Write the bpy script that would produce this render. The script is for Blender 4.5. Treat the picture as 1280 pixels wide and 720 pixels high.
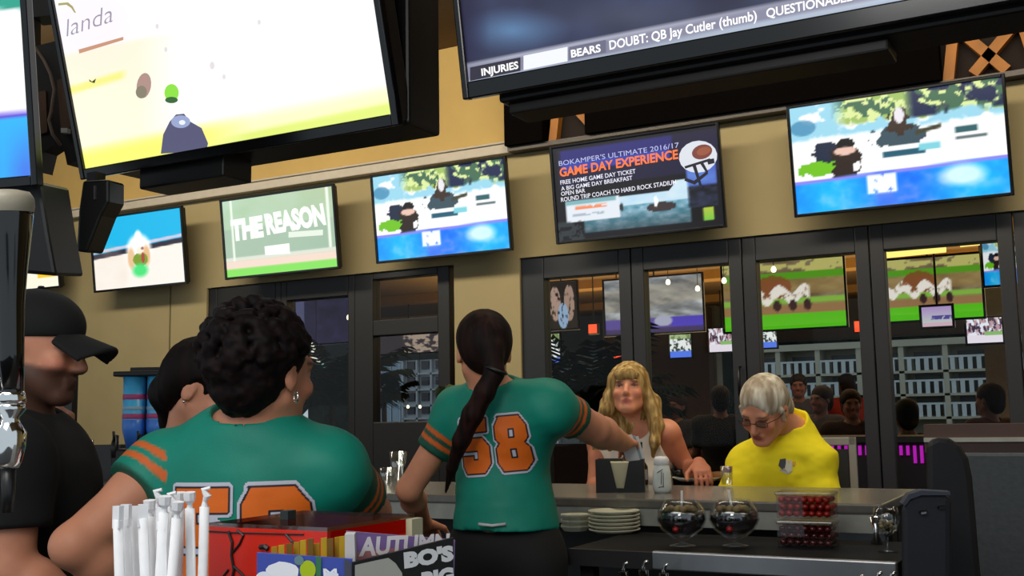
import bpy, bmesh, math, random
import numpy as np
from mathutils import Vector, Matrix, noise as mnoise
random.seed(7); rng = np.random.default_rng(7)
scene = bpy.context.scene
COL = scene.collection
PI = math.pi
for o in list(bpy.data.objects): bpy.data.objects.remove(o)

# ------------------------------------------------------------------ camera
YAW, PITCH, ROLL, FPX = math.radians(28.4), math.radians(6.8), math.radians(1.0), 1350.0
CAM = Vector((0, 0, 1.35))
FWD = Vector((-math.sin(YAW)*math.cos(PITCH), math.cos(YAW)*math.cos(PITCH), math.sin(PITCH)))
R0 = Vector((math.cos(YAW), math.sin(YAW), 0)); U0 = R0.cross(FWD)
CR = R0*math.cos(ROLL) - U0*math.sin(ROLL); CU = U0*math.cos(ROLL) + R0*math.sin(ROLL)
cd = bpy.data.cameras.new('camera'); cam = bpy.data.objects.new('camera', cd); COL.objects.link(cam)
cd.sensor_width = 36; cd.lens = 36*FPX/1280; cd.clip_start = 0.05; cd.clip_end = 200
cam.matrix_world = Matrix(((CR.x, CU.x, -FWD.x, CAM.x), (CR.y, CU.y, -FWD.y, CAM.y), (CR.z, CU.z, -FWD.z, CAM.z), (0, 0, 0, 1)))
scene.camera = cam
scene.view_settings.view_transform = 'Standard'; scene.view_settings.look = 'None'
scene.view_settings.gamma = 1; scene.view_settings.exposure = 0.12
scene.view_settings.use_curve_mapping = False

# ------------------------------------------------------------------ light
w = bpy.data.worlds.new('dusk_sky'); scene.world = w; w.use_nodes = True
bg = w.node_tree.nodes['Background']; bg.inputs[0].default_value = (0.80, 0.92, 1.0, 1); bg.inputs[1].default_value = 0.62
def area(name, loc, size, power, color, target=None):
    l = bpy.data.lights.new(name, 'AREA'); l.shape = 'RECTANGLE'; l.size, l.size_y = size; l.energy = power; l.color = color
    o = bpy.data.objects.new(name, l); COL.objects.link(o); o.location = loc
    d = (Vector(target) - Vector(loc)) if target else Vector((0, 0, -1))
    if abs(d.x) < 1e-6 and abs(d.y) < 1e-6 or abs(d.normalized().z) > 0.97: o.rotation_euler = (0, 0, 0) if d.z < 0 else (PI, 0, 0)
    else: o.rotation_euler = d.to_track_quat('-Z', 'Y').to_euler()
    return o
area('bar_light', (-1.2, -0.4, 3.8), (3.0, 1.0), 26, (1.0, 0.93, 0.82), (-1.2, 3.2, 1.0))
area('wall_washer', (-3.2, 3.9, 3.85), (9.0, 0.4), 200, (1.0, 0.90, 0.70), (-3.2, 6.3, 2.0))
area('near_fill', (-0.5, -0.35, 2.6), (0.8, 0.8), 17, (1.0, 0.97, 0.93), (-0.5, 1.6, 1.1))  # unseen fill added above the near counter to brighten the straws
area('patio_ceiling_fill', (-1.5, 9.8, 2.05), (9.0, 3.0), 170, (1.0, 0.72, 0.36), (-1.0, 9.5, 5))  # unseen upward light added to warm the patio ceiling, no fixture
area('counter_light', (-0.6, 3.4, 3.85), (2.5, 0.5), 14, (1.0, 0.86, 0.68), (-0.6, 4.3, 1.0))
area('patio_light', (-1.5, 9.9, 2.66), (9.0, 3.0), 90, (1.0, 0.72, 0.40), (-1.0, 9.2, 0.0))

# ------------------------------------------------------------------ pixels of the photo to points in the room
def ray(px, py):
    return FWD + CR*((px-640)/FPX) + CU*((360-py)/FPX)
def PD(px, py, d): return CAM + ray(px, py)*d
def PY(px, py, Y):
    r = ray(px, py); return CAM + r*(Y/r.y)
def PZ(px, py, z):
    r = ray(px, py); return CAM + r*((z-CAM.z)/r.z)
def proj(P):
    Q = P - np.array(CAM); z = Q@np.array(FWD)
    return 640 + FPX*(Q@np.array(CR))/z, 360 - FPX*(Q@np.array(CU))/z
def sdir(deg):                     # horizontal direction, degrees to the left of +Y
    a = math.radians(deg); return Vector((-math.sin(a), math.cos(a), 0))

# ------------------------------------------------------------------ materials
def lin(c):
    if isinstance(c, str): c = tuple(int(c[i:i+2], 16)/255 for i in (0, 2, 4))
    return tuple((x/12.92 if x <= 0.04045 else ((x+0.055)/1.055)**2.4) for x in c)
def linA(a):
    a = np.clip(a, 0, 1); return np.where(a <= 0.04045, a/12.92, ((a+0.055)/1.055)**2.4)
MC = {}
def mat(name, c, rough=0.6, metal=0.0, var=0.06, scale=18, bump=0.0, spec=0.5, trans=0.0, coat=0.0):
    if name in MC: return MC[name]
    m = bpy.data.materials.new(name); m.use_nodes = True; nt = m.node_tree; b = nt.nodes['Principled BSDF']
    l = lin(c)
    tc = nt.nodes.new('ShaderNodeTexCoord'); nz = nt.nodes.new('ShaderNodeTexNoise'); nz.inputs['Scale'].default_value = scale
    nz.inputs['Detail'].default_value = 4
    nt.links.new(tc.outputs['Object'], nz.inputs['Vector'])
    cr = nt.nodes.new('ShaderNodeValToRGB'); cr.color_ramp.elements[0].position = 0.3; cr.color_ramp.elements[1].position = 0.7
    cr.color_ramp.elements[0].color = tuple(x*(1-var) for x in l)+(1,); cr.color_ramp.elements[1].color = tuple(min(1, x*(1+var)) for x in l)+(1,)
    nt.links.new(nz.outputs['Fac'], cr.inputs[0]); nt.links.new(cr.outputs[0], b.inputs['Base Color'])
    b.inputs['Roughness'].default_value = rough; b.inputs['Metallic'].default_value = metal
    b.inputs['Specular IOR Level'].default_value = spec
    b.inputs['Transmission Weight'].default_value = trans; b.inputs['Coat Weight'].default_value = coat
    if bump:
        bp = nt.nodes.new('ShaderNodeBump'); bp.inputs['Strength'].default_value = bump; bp.inputs['Distance'].default_value = 0.01
        nt.links.new(nz.outputs['Fac'], bp.inputs['Height']); nt.links.new(bp.outputs[0], b.inputs['Normal'])
    MC[name] = m; return m
def emis(name, c, s=1.0):
    if name in MC: return MC[name]
    m = bpy.data.materials.new(name); m.use_nodes = True; nt = m.node_tree; b = nt.nodes['Principled BSDF']
    l = lin(c); b.inputs['Base Color'].default_value = (0.02, 0.02, 0.02, 1)
    b.inputs['Emission Color'].default_value = l+(1,); b.inputs['Emission Strength'].default_value = s
    MC[name] = m; return m
def vmat(name, rough=0.6, emit=0.0, spec=0.4, bump=0.0, scale=60, sheen=0.0):
    if name in MC: return MC[name]
    m = bpy.data.materials.new(name); m.use_nodes = True; nt = m.node_tree; b = nt.nodes['Principled BSDF']
    a = nt.nodes.new('ShaderNodeVertexColor'); a.layer_name = 'Col'
    if emit:
        b.inputs['Base Color'].default_value = (0.01, 0.01, 0.01, 1); nt.links.new(a.outputs[0], b.inputs['Emission Color'])
        b.inputs['Emission Strength'].default_value = emit
    else: nt.links.new(a.outputs[0], b.inputs['Base Color'])
    b.inputs['Roughness'].default_value = rough; b.inputs['Specular IOR Level'].default_value = spec
    if bump:
        tc = nt.nodes.new('ShaderNodeTexCoord'); nz = nt.nodes.new('ShaderNodeTexNoise'); nz.inputs['Scale'].default_value = scale
        nt.links.new(tc.outputs['Object'], nz.inputs['Vector'])
        bp = nt.nodes.new('ShaderNodeBump'); bp.inputs['Strength'].default_value = bump; bp.inputs['Distance'].default_value = 0.004
        nt.links.new(nz.outputs['Fac'], bp.inputs['Height']); nt.links.new(bp.outputs[0], b.inputs['Normal'])
    MC[name] = m; return m
def glassmat(name, c=(1, 1, 1), refl=0.10, rough=0.02, hi=None):
    if name in MC: return MC[name]
    m = bpy.data.materials.new(name); m.use_nodes = True; nt = m.node_tree; nt.nodes.clear()
    out = nt.nodes.new('ShaderNodeOutputMaterial'); mx = nt.nodes.new('ShaderNodeMixShader')
    tr = nt.nodes.new('ShaderNodeBsdfTransparent'); gl = nt.nodes.new('ShaderNodeBsdfGlossy')
    tr.inputs[0].default_value = tuple(c)+(1,); gl.inputs['Roughness'].default_value = rough
    lw = nt.nodes.new('ShaderNodeLayerWeight'); lw.inputs[0].default_value = 0.25
    mr = nt.nodes.new('ShaderNodeMapRange'); mr.inputs['To Min'].default_value = refl; mr.inputs['To Max'].default_value = min(1, refl+0.45) if hi is None else hi
    nt.links.new(lw.outputs['Facing'], mr.inputs[0]); nt.links.new(mr.outputs[0], mx.inputs[0])
    nt.links.new(tr.outputs[0], mx.inputs[1]); nt.links.new(gl.outputs[0], mx.inputs[2]); nt.links.new(mx.outputs[0], out.inputs[0])
    MC[name] = m; return m

# ------------------------------------------------------------------ object helpers
def tag(o, label=None, cat=None, group=None, kind=None):
    if label: o['label'] = label
    if cat: o['category'] = cat
    if group: o['group'] = group
    if kind: o['kind'] = kind
    return o
def thing(name, loc, label, cat, group=None, rz=0):
    o = bpy.data.objects.new(name, None); COL.objects.link(o); o.location = loc; o.rotation_euler = (0, 0, rz)
    o.empty_display_size = 0.05
    return tag(o, label, cat, group)
def place(o, parent):
    """parent keeps the world position (all meshes are authored in world space)"""
    COL.objects.link(o)
    if parent is not None:
        o.parent = parent
        o.matrix_parent_inverse = wm(parent).inverted()
    return o
def wm(o):
    m = Matrix.LocRotScale(o.location, o.rotation_euler, o.scale)
    if o.parent: m = wm(o.parent) @ o.matrix_parent_inverse @ m
    return m
def obj(name, bm, m, parent=None, smooth=False, local=False, bevel=0):
    me = bpy.data.meshes.new(name)
    if isinstance(bm, bmesh.types.BMesh):
        bmesh.ops.recalc_face_normals(bm, faces=bm.faces[:]); bm.to_mesh(me); bm.free()
    else: me = bm
    for mm in (m if isinstance(m, (list, tuple)) else [m]): me.materials.append(mm)
    if smooth: me.polygons.foreach_set('use_smooth', [True]*len(me.polygons))
    o = bpy.data.objects.new(name, me)
    if not local and parent is None:      # origin at the base centre
        n = len(me.vertices); co = np.empty(n*3, np.float32); me.vertices.foreach_get('co', co); co = co.reshape(-1, 3)
        c = (co.min(0)+co.max(0))/2; c[2] = co[:, 2].min()
        me.vertices.foreach_set('co', (co-c).astype(np.float32).ravel()); o.location = Vector(c.tolist())
    if local:
        COL.objects.link(o); o.parent = parent
    else: place(o, parent)
    if bevel:
        b = o.modifiers.new('bevel', 'BEVEL'); b.width = bevel; b.segments = 2; b.limit_method = 'ANGLE'
    return o
def struct(name, bm, m, **k):
    o = obj(name, bm, m, **k); o['kind'] = 'structure'; return o
def box(bm, x0, x1, y0, y1, z0, z1, M=None, mi=0):
    vs = [bm.verts.new(p) for p in ((x0, y0, z0), (x1, y0, z0), (x1, y1, z0), (x0, y1, z0), (x0, y0, z1), (x1, y0, z1), (x1, y1, z1), (x0, y1, z1))]
    if M is not None:
        for v in vs: v.co = M @ v.co
    for f in ((0, 3, 2, 1), (4, 5, 6, 7), (0, 1, 5, 4), (1, 2, 6, 5), (2, 3, 7, 6), (3, 0, 4, 7)):
        bm.faces.new([vs[i] for i in f]).material_index = mi
    return bm
def B(*a, **k): return box(bmesh.new(), *a, **k)
def tube(bm, pts, r, n=10, cap=True, mi=0):
    pts = [Vector(p) for p in pts]; rs = r if isinstance(r, (list, tuple)) else [r]*len(pts)
    rings = []; up = None
    for i, p in enumerate(pts):
        t = (pts[min(i+1, len(pts)-1)] - pts[max(i-1, 0)]).normalized()
        if up is None: up = Vector((0, 0, 1)) if abs(t.z) < 0.9 else Vector((1, 0, 0))
        a = t.cross(up).normalized(); b = a.cross(t).normalized(); up = b
        rings.append([bm.verts.new(p + a*math.cos(2*PI*k/n)*rs[i] + b*math.sin(2*PI*k/n)*rs[i]) for k in range(n)])
    for i in range(len(rings)-1):
        for k in range(n):
            bm.faces.new((rings[i][k], rings[i][(k+1) % n], rings[i+1][(k+1) % n], rings[i+1][k])).material_index = mi
    if cap:
        for rg in (rings[0][::-1], rings[-1]): bm.faces.new(rg).material_index = mi
    return bm
def T(pts, r, **k): return tube(bmesh.new(), pts, r, **k)
def lathe(bm, prof, c=(0, 0, 0), n=28, axis=None, mi=0, sy=1.0):
    """prof: list of (radius, height)"""
    rings = []
    for r, z in prof:
        if r < 1e-5: rings.append([bm.verts.new((c[0], c[1], c[2]+z))])
        else: rings.append([bm.verts.new((c[0]+r*math.cos(2*PI*k/n), c[1]+sy*r*math.sin(2*PI*k/n), c[2]+z)) for k in range(n)])
    for a, b in zip(rings[:-1], rings[1:]):
        if len(a) == 1 and len(b) == 1: continue
        for k in range(n):
            if len(a) == 1: f = (a[0], b[(k+1) % n], b[k])
            elif len(b) == 1: f = (a[k], a[(k+1) % n], b[0])
            else: f = (a[k], a[(k+1) % n], b[(k+1) % n], b[k])
            bm.faces.new(f).material_index = mi
    return bm
def L(prof, c=(0, 0, 0), **k): return lathe(bmesh.new(), prof, c, **k)
def mesh_from(verts, faces, cols=None):
    me = bpy.data.meshes.new('m'); me.from_pydata(verts.tolist() if hasattr(verts, 'tolist') else verts, [], faces.tolist() if hasattr(faces, 'tolist') else faces)
    if cols is not None:
        ca = me.color_attributes.new('Col', 'FLOAT_COLOR', 'POINT')
        c4 = np.ones((len(cols), 4), np.float32); c4[:, :3] = cols; ca.data.foreach_set('color', c4.ravel())
    return me
def copy_tree(o, parent=None):
    c = o.copy(); COL.objects.link(c); c.parent = parent
    if parent is not None: c.matrix_parent_inverse = o.matrix_parent_inverse.copy()
    for ch in [x for x in list(bpy.data.objects) if x.parent == o]: copy_tree(ch, c)
    return c

# vnoise: cheap smooth value noise on arrays
_tab = rng.random((64, 64, 64)).astype(np.float32)
def vn(x, y, z=0.0):
    x, y, z = np.broadcast_arrays(np.asarray(x, np.float64), y, z)
    xi, yi, zi = np.floor(x).astype(int), np.floor(y).astype(int), np.floor(z).astype(int)
    fx, fy, fz = x-xi, y-yi, z-zi; fx = fx*fx*(3-2*fx); fy = fy*fy*(3-2*fy); fz = fz*fz*(3-2*fz)
    g = lambda a, b, c: _tab[(xi+a) % 64, (yi+b) % 64, (zi+c) % 64]
    m = lambda p, q, t: p*(1-t)+q*t
    return m(m(m(g(0, 0, 0), g(1, 0, 0), fx), m(g(0, 1, 0), g(1, 1, 0), fx), fy), m(m(g(0, 0, 1), g(1, 0, 1), fx), m(g(0, 1, 1), g(1, 1, 1), fx), fy), fz)
def fbm(x, y, z=0.0): return 0.55*vn(x, y, z)+0.3*vn(np.asarray(x)*2.1, np.asarray(y)*2.1, np.asarray(z)*2.1+5)+0.15*vn(np.asarray(x)*4.3, np.asarray(y)*4.3, np.asarray(z)*4.3+9)

# text as mesh arrays
_tc = {}
def text_mesh(s, bold=0.0, shear=0.0):
    k = (s, bold, shear)
    if k in _tc: return _tc[k]
    cu = bpy.data.curves.new('t', 'FONT'); cu.body = s; cu.offset = bold; cu.resolution_u = 3; cu.shear = shear
    o = bpy.data.objects.new('t', cu); COL.objects.link(o)
    dg = bpy.context.evaluated_depsgraph_get(); dg.update()
    me = bpy.data.meshes.new_from_object(o.evaluated_get(dg)); bpy.data.objects.remove(o)
    V = np.array([v.co[:] for v in me.vertices]).reshape(-1, 3); F = [tuple(p.vertices) for p in me.polygons]
    _tc[k] = (V, F); return V, F
class Sheet:
    """collects flat coloured pieces on one plane, each a little proud of the last"""
    def __init__(s, plane_pt, right, up, normal): s.p, s.r, s.u, s.n = plane_pt, right, up, normal; s.V = []; s.F = []; s.C = []; s.k = 0
    def hit(s, px, py):
        r = ray(px, py); t = (s.p-CAM).dot(s.n)/r.dot(s.n); return CAM + r*t
    def add(s, pts, faces, c, off=None):
        s.k += 1; o = len(s.V); e = s.n*(0.0006*s.k + 0.0015 if off is None else off)
        s.V += [tuple(Vector(p)+e) for p in pts]; s.F += [tuple(i+o for i in f) for f in faces]; s.C += [lin(c)]*len(pts)
    def poly(s, pix, c): s.add([s.hit(*q) for q in pix], [tuple(range(len(pix)))], c)
    def blob(s, cx, cy, rx, ry, c, rot=0, n=18, j=0.0):
        q = []
        for i in range(n):
            a = 2*PI*i/n; k = 1+j*(random.random()-0.5); x, y = rx*k*math.cos(a), ry*k*math.sin(a)
            q.append((cx+x*math.cos(rot)-y*math.sin(rot), cy+x*math.sin(rot)+y*math.cos(rot)))
        s.poly(q, c)
    def text(s, t, p0, p1, h, c, bold=0.0, shear=0.0, up=None):
        """baseline from pixel p0 to pixel p1, capital height h pixels"""
        V, F = text_mesh(t, bold, shear)
        x0, x1 = V[:, 0].min(), V[:, 0].max(); H = 0.73
        A = s.hit(*p0); Bq = s.hit(*p1)
        U = up if up else (p0[0]-0.06*h, p0[1]-h)
        Cc = s.hit(*U); ex = Bq-A; ey = Cc-A
        s.add([A + ex*((v[0]-x0)/(x1-x0)) + ey*(v[1]/H) for v in V], F, c)
    def mesh(s): return mesh_from(s.V, s.F, np.array(s.C))

# ================================================================== SETTING
WY = 6.3
M_wall = mat('olive_plaster', (0.61, 0.55, 0.40), 0.85, var=0.05, scale=3, bump=0.05)
M_warmlit = mat('warm_lit_plaster', (0.70, 0.58, 0.34), 0.85, var=0.06, scale=3)  # upper wall plaster with the warm lamplight put into its colour
M_frame = mat('charcoal_frame', (0.098, 0.10, 0.122), 0.45, var=0.1, scale=8)
M_dframe = mat('dark_brown_frame', (0.05, 0.042, 0.045), 0.5, var=0.1, scale=8)
M_black = mat('black_satin', (0.035, 0.03, 0.035), 0.42, var=0.15, scale=12)
M_gloss = mat('black_gloss', (0.035, 0.035, 0.045), 0.18, var=0.1)
M_glass = glassmat('door_glass', (0.86, 0.88, 0.88), 0.004, hi=0.10)
ZH = 2.40                       # door head
lx0, lx1 = PY(258, 400, WY).x, PY(568, 400, WY).x
rx0, rx1 = PY(650.5, 400, WY).x, PY(1296, 400, WY).x + 1.0
XL, XR, ZR, ZC = -11.0, 3.0, 3.12, 3.95
bm = bmesh.new()
for (a, b, c, d) in ((XL, lx0, 0, ZR), (lx1, rx0, 0, ZR), (rx1, XR, 0, ZR), (lx0, lx1, ZH, ZR), (rx0, rx1, ZH, ZR)): box(bm, a, b, WY, WY+0.2, c, d)
struct('wall_back', bm, M_wall)
struct('wall_upper', B(XL, XR, WY, WY+0.2, ZR, ZC), M_warmlit)
struct('wall_left', B(XL-0.2, XL, 2.0, WY+0.2, 0, ZC), M_wall)
struct('wall_right', B(XR, XR+0.2, 1.5, WY+0.2, 0, ZC), M_wall)
struct('floor', B(XL-0.2, XR+0.2, -3.0, WY+0.2, -0.1, 0), mat('dark_tile', (0.16, 0.13, 0.12), 0.5, var=0.2, scale=2))
struct('ceiling', B(XL-0.2, XR+0.2, -0.8, WY+0.2, ZC, ZC+0.15), mat('brown_ceiling', (0.42, 0.32, 0.18), 0.9))
# light grey conduit rail along the wall above the televisions
M_rail = mat('grey_rail', (0.70, 0.66, 0.60), 0.6)
xr = PY(643, 187, WY).x
b = B(XL, xr, WY-0.07, WY, ZR-0.01, ZR+0.055); box(b, XL, xr, WY-0.085, WY, ZR+0.055, ZR+0.07)
struct('trim_1', b, M_rail, bevel=0.006)
b = B(xr, XR, WY-0.10, WY, ZR-0.01, ZR+0.02)
struct('trim_2', b, mat('dull_metal', (0.22, 0.2, 0.19), 0.4, 0.5))
struct('trim_3', B(PY(212, 400, WY).x, PY(213.5, 400, WY).x, WY-0.004, WY, 0.9, ZR-0.03), mat('seam', (0.40, 0.36, 0.24), 0.9))
# black header over the rail with two gaps that show amber rafters
M_amber = mat('amber_rafter', (0.62, 0.38, 0.08), 0.6, var=0.25, scale=6)
g0, g1 = PY(672, 165, WY-0.2).x, PY(726, 160, WY-0.2).x
h0, h1 = PY(1172, 75, WY-0.2).x, PY(1300, 60, WY-0.2).x
b = bmesh.new()
for (a, c) in ((xr, g0), (g1, h0), (h1, XR)): box(b, a, c, WY-0.14, WY, ZR+0.02, ZC)
M_void = mat('matt_black_header', (0.02, 0.012, 0.012), 0.95, spec=0.05)
struct('trim_4', b, M_void)
for nm, a, c in (('trim_5', g0, g1), ('trim_6', h0, h1)):
    b = bmesh.new(); n = 2 if nm == 'trim_5' else 4
    for i in range(n):
        x = a + (c-a)*(i+0.5)/n; Mx = Matrix.Translation((x, WY-0.06, ZR+0.2)) @ Matrix.Rotation((0.15, -0.7, 0.75, -0.2, 0.6)[i], 4, 'Y')
        box(b, -0.028, 0.028, -0.028, 0.03, -0.22, 0.2, Mx)
    box(b, a, c, WY-0.10, WY-0.03, ZR+0.30, ZR+0.37)
    struct(nm, b, M_amber)
    struct(nm.replace('5', '7').replace('6', '8'), B(a, c, WY-0.13, WY-0.001, ZR+0.42, ZC), M_void)
    struct(nm.replace('5', '9').replace('6', '10'), B(a, c, WY-0.02, WY-0.001, ZR+0.02, ZR+0.42), mat('dark_rafter_back', (0.10, 0.05, 0.02), 0.9))

# ------------------------------------------------------------------ glazed doors in the back wall
PT = 2.25
def X400(px): return PY(px, 420, WY+0.08).x
def leaf(name, x0, x1, s0, s1, z1=PT, z0=0.28, m=M_frame, top=ZH, mullion=None):
    """frame of one leaf from x0 to x1, glass between s0 and s1"""
    b = bmesh.new(); y0, y1 = WY+0.02, WY+0.12
    box(b, x0, s0, y0, y1, 0, top); box(b, s1, x1, y0, y1, 0, top)
    box(b, s0, s1, y0, y1, z1, top); box(b, s0, s1, y0, y1, 0, z0)
    if mullion: box(b, s0, s1, y0, y1, mullion[0], mullion[1])
    f = struct(name, b, m, bevel=0.006)
    g = obj('glass_pane', B(s0, s1, WY+0.065, WY+0.073, z0, z1), M_glass, f)
    return f
st = [X400(v) for v in (650.5, 686, 780, 811, 918, 952, 1077, 1113, 1256, 1298)]
mids = [st[0], (st[2]+st[3])/2, (st[4]+st[5])/2, (st[6]+st[7])/2, (st[8]+st[9])/2]
for i in range(4):
    lf = leaf('door_%d' % (i+1), mids[i]+0.003, mids[i+1]-0.003, st[2*i+1], st[2*i+2])
    if i in (1, 2):
        hx = (st[4]-0.035) if i == 1 else st[5]-0.09
        if i == 1: obj('door_handle', T([(st[4]+0.05, WY+0.0, 1.45), (st[4]+0.05, WY-0.03, 1.45), (st[4]+0.05, WY-0.03, 1.62), (st[4]+0.05, WY, 1.62)], 0.009), M_black, lf, smooth=True)
leaf('door_5', mids[4]+0.003, rx1-0.01, st[9], rx1-0.08)
sl = [X400(v) for v in (258, 277, 350, 364, 441, 472, 553, 568)]
leaf('door_6', sl[0]+0.003, (sl[2]+sl[3])/2, sl[1], sl[2], m=M_dframe)
leaf('door_7', (sl[2]+sl[3])/2, sl[4]+0.06, sl[3], sl[4], m=M_dframe)
z_t0, z_t1 = PY(512, 397, WY).z, PY(512, 417, WY).z
leaf('door_8', sl[4]+0.06, sl[7]-0.003, sl[5], sl[6], z1=PY(512, 345, WY).z, m=M_dframe, mullion=(z_t1, z_t0), z0=PY(512, 527, WY).z)

# ================================================================== TELEVISIONS
M_scr = vmat('screen', 0.25, emit=1.0)
M_scrd = vmat('screen_far', 0.4, emit=0.85)
def television(label, group, c, w, h, tilt=7, yaw=0, depth=0.07, bez=0.018, paint=None, sheet=None, mount='bracket', cat='television', ms=None, res=(128, 72), mats=None, bot=None):
    """c = centre of the bottom edge of the whole set"""
    a = math.radians(yaw); t = math.radians(tilt); bot = bot or bez
    r = Vector((math.cos(a), math.sin(a), 0)); fr = Vector((math.sin(a), -math.cos(a), 0)); Z = Vector((0, 0, 1))
    u = Z*math.cos(t) + fr*math.sin(t); n = fr*math.cos(t) - Z*math.sin(t); c = Vector(c)
    Mx = Matrix(((r.x, -n.x, u.x, c.x), (r.y, -n.y, u.y, c.y), (r.z, -n.z, u.z, c.z), (0, 0, 0, 1)))
    root = thing('television', c, label, cat, group)
    b = bmesh.new()
    box(b, -w/2, -w/2+bez, 0, 0.03, 0, h, Mx); box(b, w/2-bez, w/2, 0, 0.03, 0, h, Mx)
    box(b, -w/2+bez, w/2-bez, 0, 0.03, h-bez, h, Mx); box(b, -w/2+bez, w/2-bez, 0, 0.03, 0, bot, Mx)
    obj('bezel', b, M_gloss, root, bevel=0.004)
    obj('rear_casing', B(-w/2+0.01, w/2-0.01, 0.030, depth, 0.01, h-0.01, Mx), M_black, root, bevel=0.01)
    if mount == 'bracket':
        b = B(-w*0.16, w*0.16, depth, depth+0.02, h*0.25, h*0.75, Mx); box(b, -0.05, 0.05, depth+0.02, depth+0.165, h*0.35, h*0.65, Mx)
        obj('wall_bracket', b, M_black, root)
    nx, ny = res
    U, V = np.meshgrid(np.linspace(0, 1, nx), np.linspace(0, 1, ny))
    sw, sh = w-2*bez, h-bez-bot
    P0 = c + r*(-sw/2) + u*bot - n*0.012
    pts = np.array(P0) + U[..., None]*np.array(r*sw) + V[..., None]*np.array(u*sh)
    P = pts.reshape(-1, 3); px, py = proj(P)
    col = paint(U.ravel(), V.ravel(), px, py)
    idx = np.arange(nx*ny).reshape(ny, nx)
    F = np.stack([idx[:-1, :-1], idx[:-1, 1:], idx[1:, 1:], idx[1:, :-1]], -1).reshape(-1, 4)
    s = obj('screen', mesh_from(P, F, linA(col)), ms or M_scr, root)
    if sheet:
        S = Sheet(c - n*0.010, r, u, n); sheet(S)
        obj('screen_picture', S.mesh(), ms or M_scr, s)
    return root, Mx
def rgb(U, c): return np.tile(np.array([int(c[i:i+2], 16)/255 for i in (0, 2, 4)]), (len(U), 1))
def over(col, m, c):
    m = np.clip(m, 0, 1)[:, None]; c = np.array([int(c[i:i+2], 16)/255 for i in (0, 2, 4)]) if isinstance(c, str) else c
    return col*(1-m) + c*m
def st_(x, e=0.01): return np.clip(x/e+0.5, 0, 1)       # soft step
def el(U, V, cx, cy, rx, ry, e=0.15): return np.clip((1-np.hypot((U-cx)/rx, (V-cy)/ry))/e, 0, 1)

def paint_boat(U, V, px, py):
    c = rgb(U, 'ffffff')
    n = fbm(U*14, V*9); n2 = fbm(U*30, V*22, 3)
    c = over(c, st_(V-0.66-0.05*n2, 0.04)*st_(0.62-n, 0.1)*0.9, '8fd0e8')
    tre = st_(V-(0.83-0.08*U)+0.16*(n-0.5), 0.03)*st_(U-0.24, 0.08)
    tc = np.where(n2[:, None] > 0.55, np.array([.86, .92, .62]), np.where(n[:, None] > 0.5, np.array([.62, .74, .40]), np.array([.26, .42, .32])))
    c = over(c, tre, tc)
    c = over(c, st_(V-0.76)*st_(U-0.58, .05)*st_(n-0.5, .05), '10204a')
    c = over(c, el(U, V, 0.06, 0.80, 0.07, 0.08)*0.8, '3f86b0')
    # left figure, centre boat and crew, right launch
    k = 0.10*(n2-0.5)
    c = over(c, st_(el(U, V, 0.17+k, 0.52, 0.075, 0.13)-0.2, .1), '1a2740')
    c = over(c, st_(el(U, V, 0.25+k, 0.42, 0.07, 0.20)-0.2, .1), '2a1c18')
    c = over(c, st_(el(U, V, 0.265, 0.60, 0.045, 0.06)-0.2, .1), '0c0a12'); c = over(c, el(U, V, 0.26, 0.54, 0.06, 0.04), 'e8c0b0')
    c = over(c, st_(el(U, V, 0.12+k, 0.40, 0.09, 0.07)-0.2, .1), '6fc01c')
    c = over(c, st_(el(U, V, 0.52+k*2, 0.62, 0.12, 0.10)-0.2, .1), '39505c')
    c = over(c, st_(el(U, V, 0.53+k, 0.74, 0.05, 0.13)-0.2, .1), '3a2a22')
    c = over(c, el(U, V, 0.53, 0.80, 0.025, 0.08), 'e8e4ea')
    c = over(c, st_(0.02-np.abs(V-0.64-0.3*(U-0.66)))*st_(U-.6)*st_(.72-U), '40402e')
    c = over(c, st_(0.10-np.abs(U-0.54))*st_(0.028-np.abs(V-0.46)), '1c5a72'); c = over(c, st_(0.05-np.abs(U-0.66))*st_(0.03-np.abs(V-0.49)), '7fd0de')
    c = over(c, st_(0.05-np.abs(U-0.83))*st_(0.03-np.abs(V-0.60)), '2c6068'); c = over(c, st_(0.07-np.abs(U-0.85))*st_(0.014-np.abs(V-0.525)), '5a6a70')
    # lower banner
    bl = st_((0.30+0.03*U)-V)
    g = np.stack([0.05+0.45*np.clip((n-0.45)*2, 0, 1), 0.60+0.12*np.sin(U*9)+0.2*(n-0.5), 0.97+0*U], -1)
    c = over(c, bl, g); c = over(c, bl*st_(V-0.27-0.03*U, .02), '8a86f0')
    c = over(c, bl*st_(0.045-np.abs(U-0.44), .03)*0.7, '4f78ee')
    c = over(c, st_(0.07-np.abs(U-0.425))*st_(0.085-np.abs(V-0.20))*st_(n2-0.33, .1), 'f4fcff')
    c = over(c, bl*el(U, V, 0.80, 0.20, 0.13, 0.12, .5)*0.85, 'ecffff')
    return c
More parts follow.
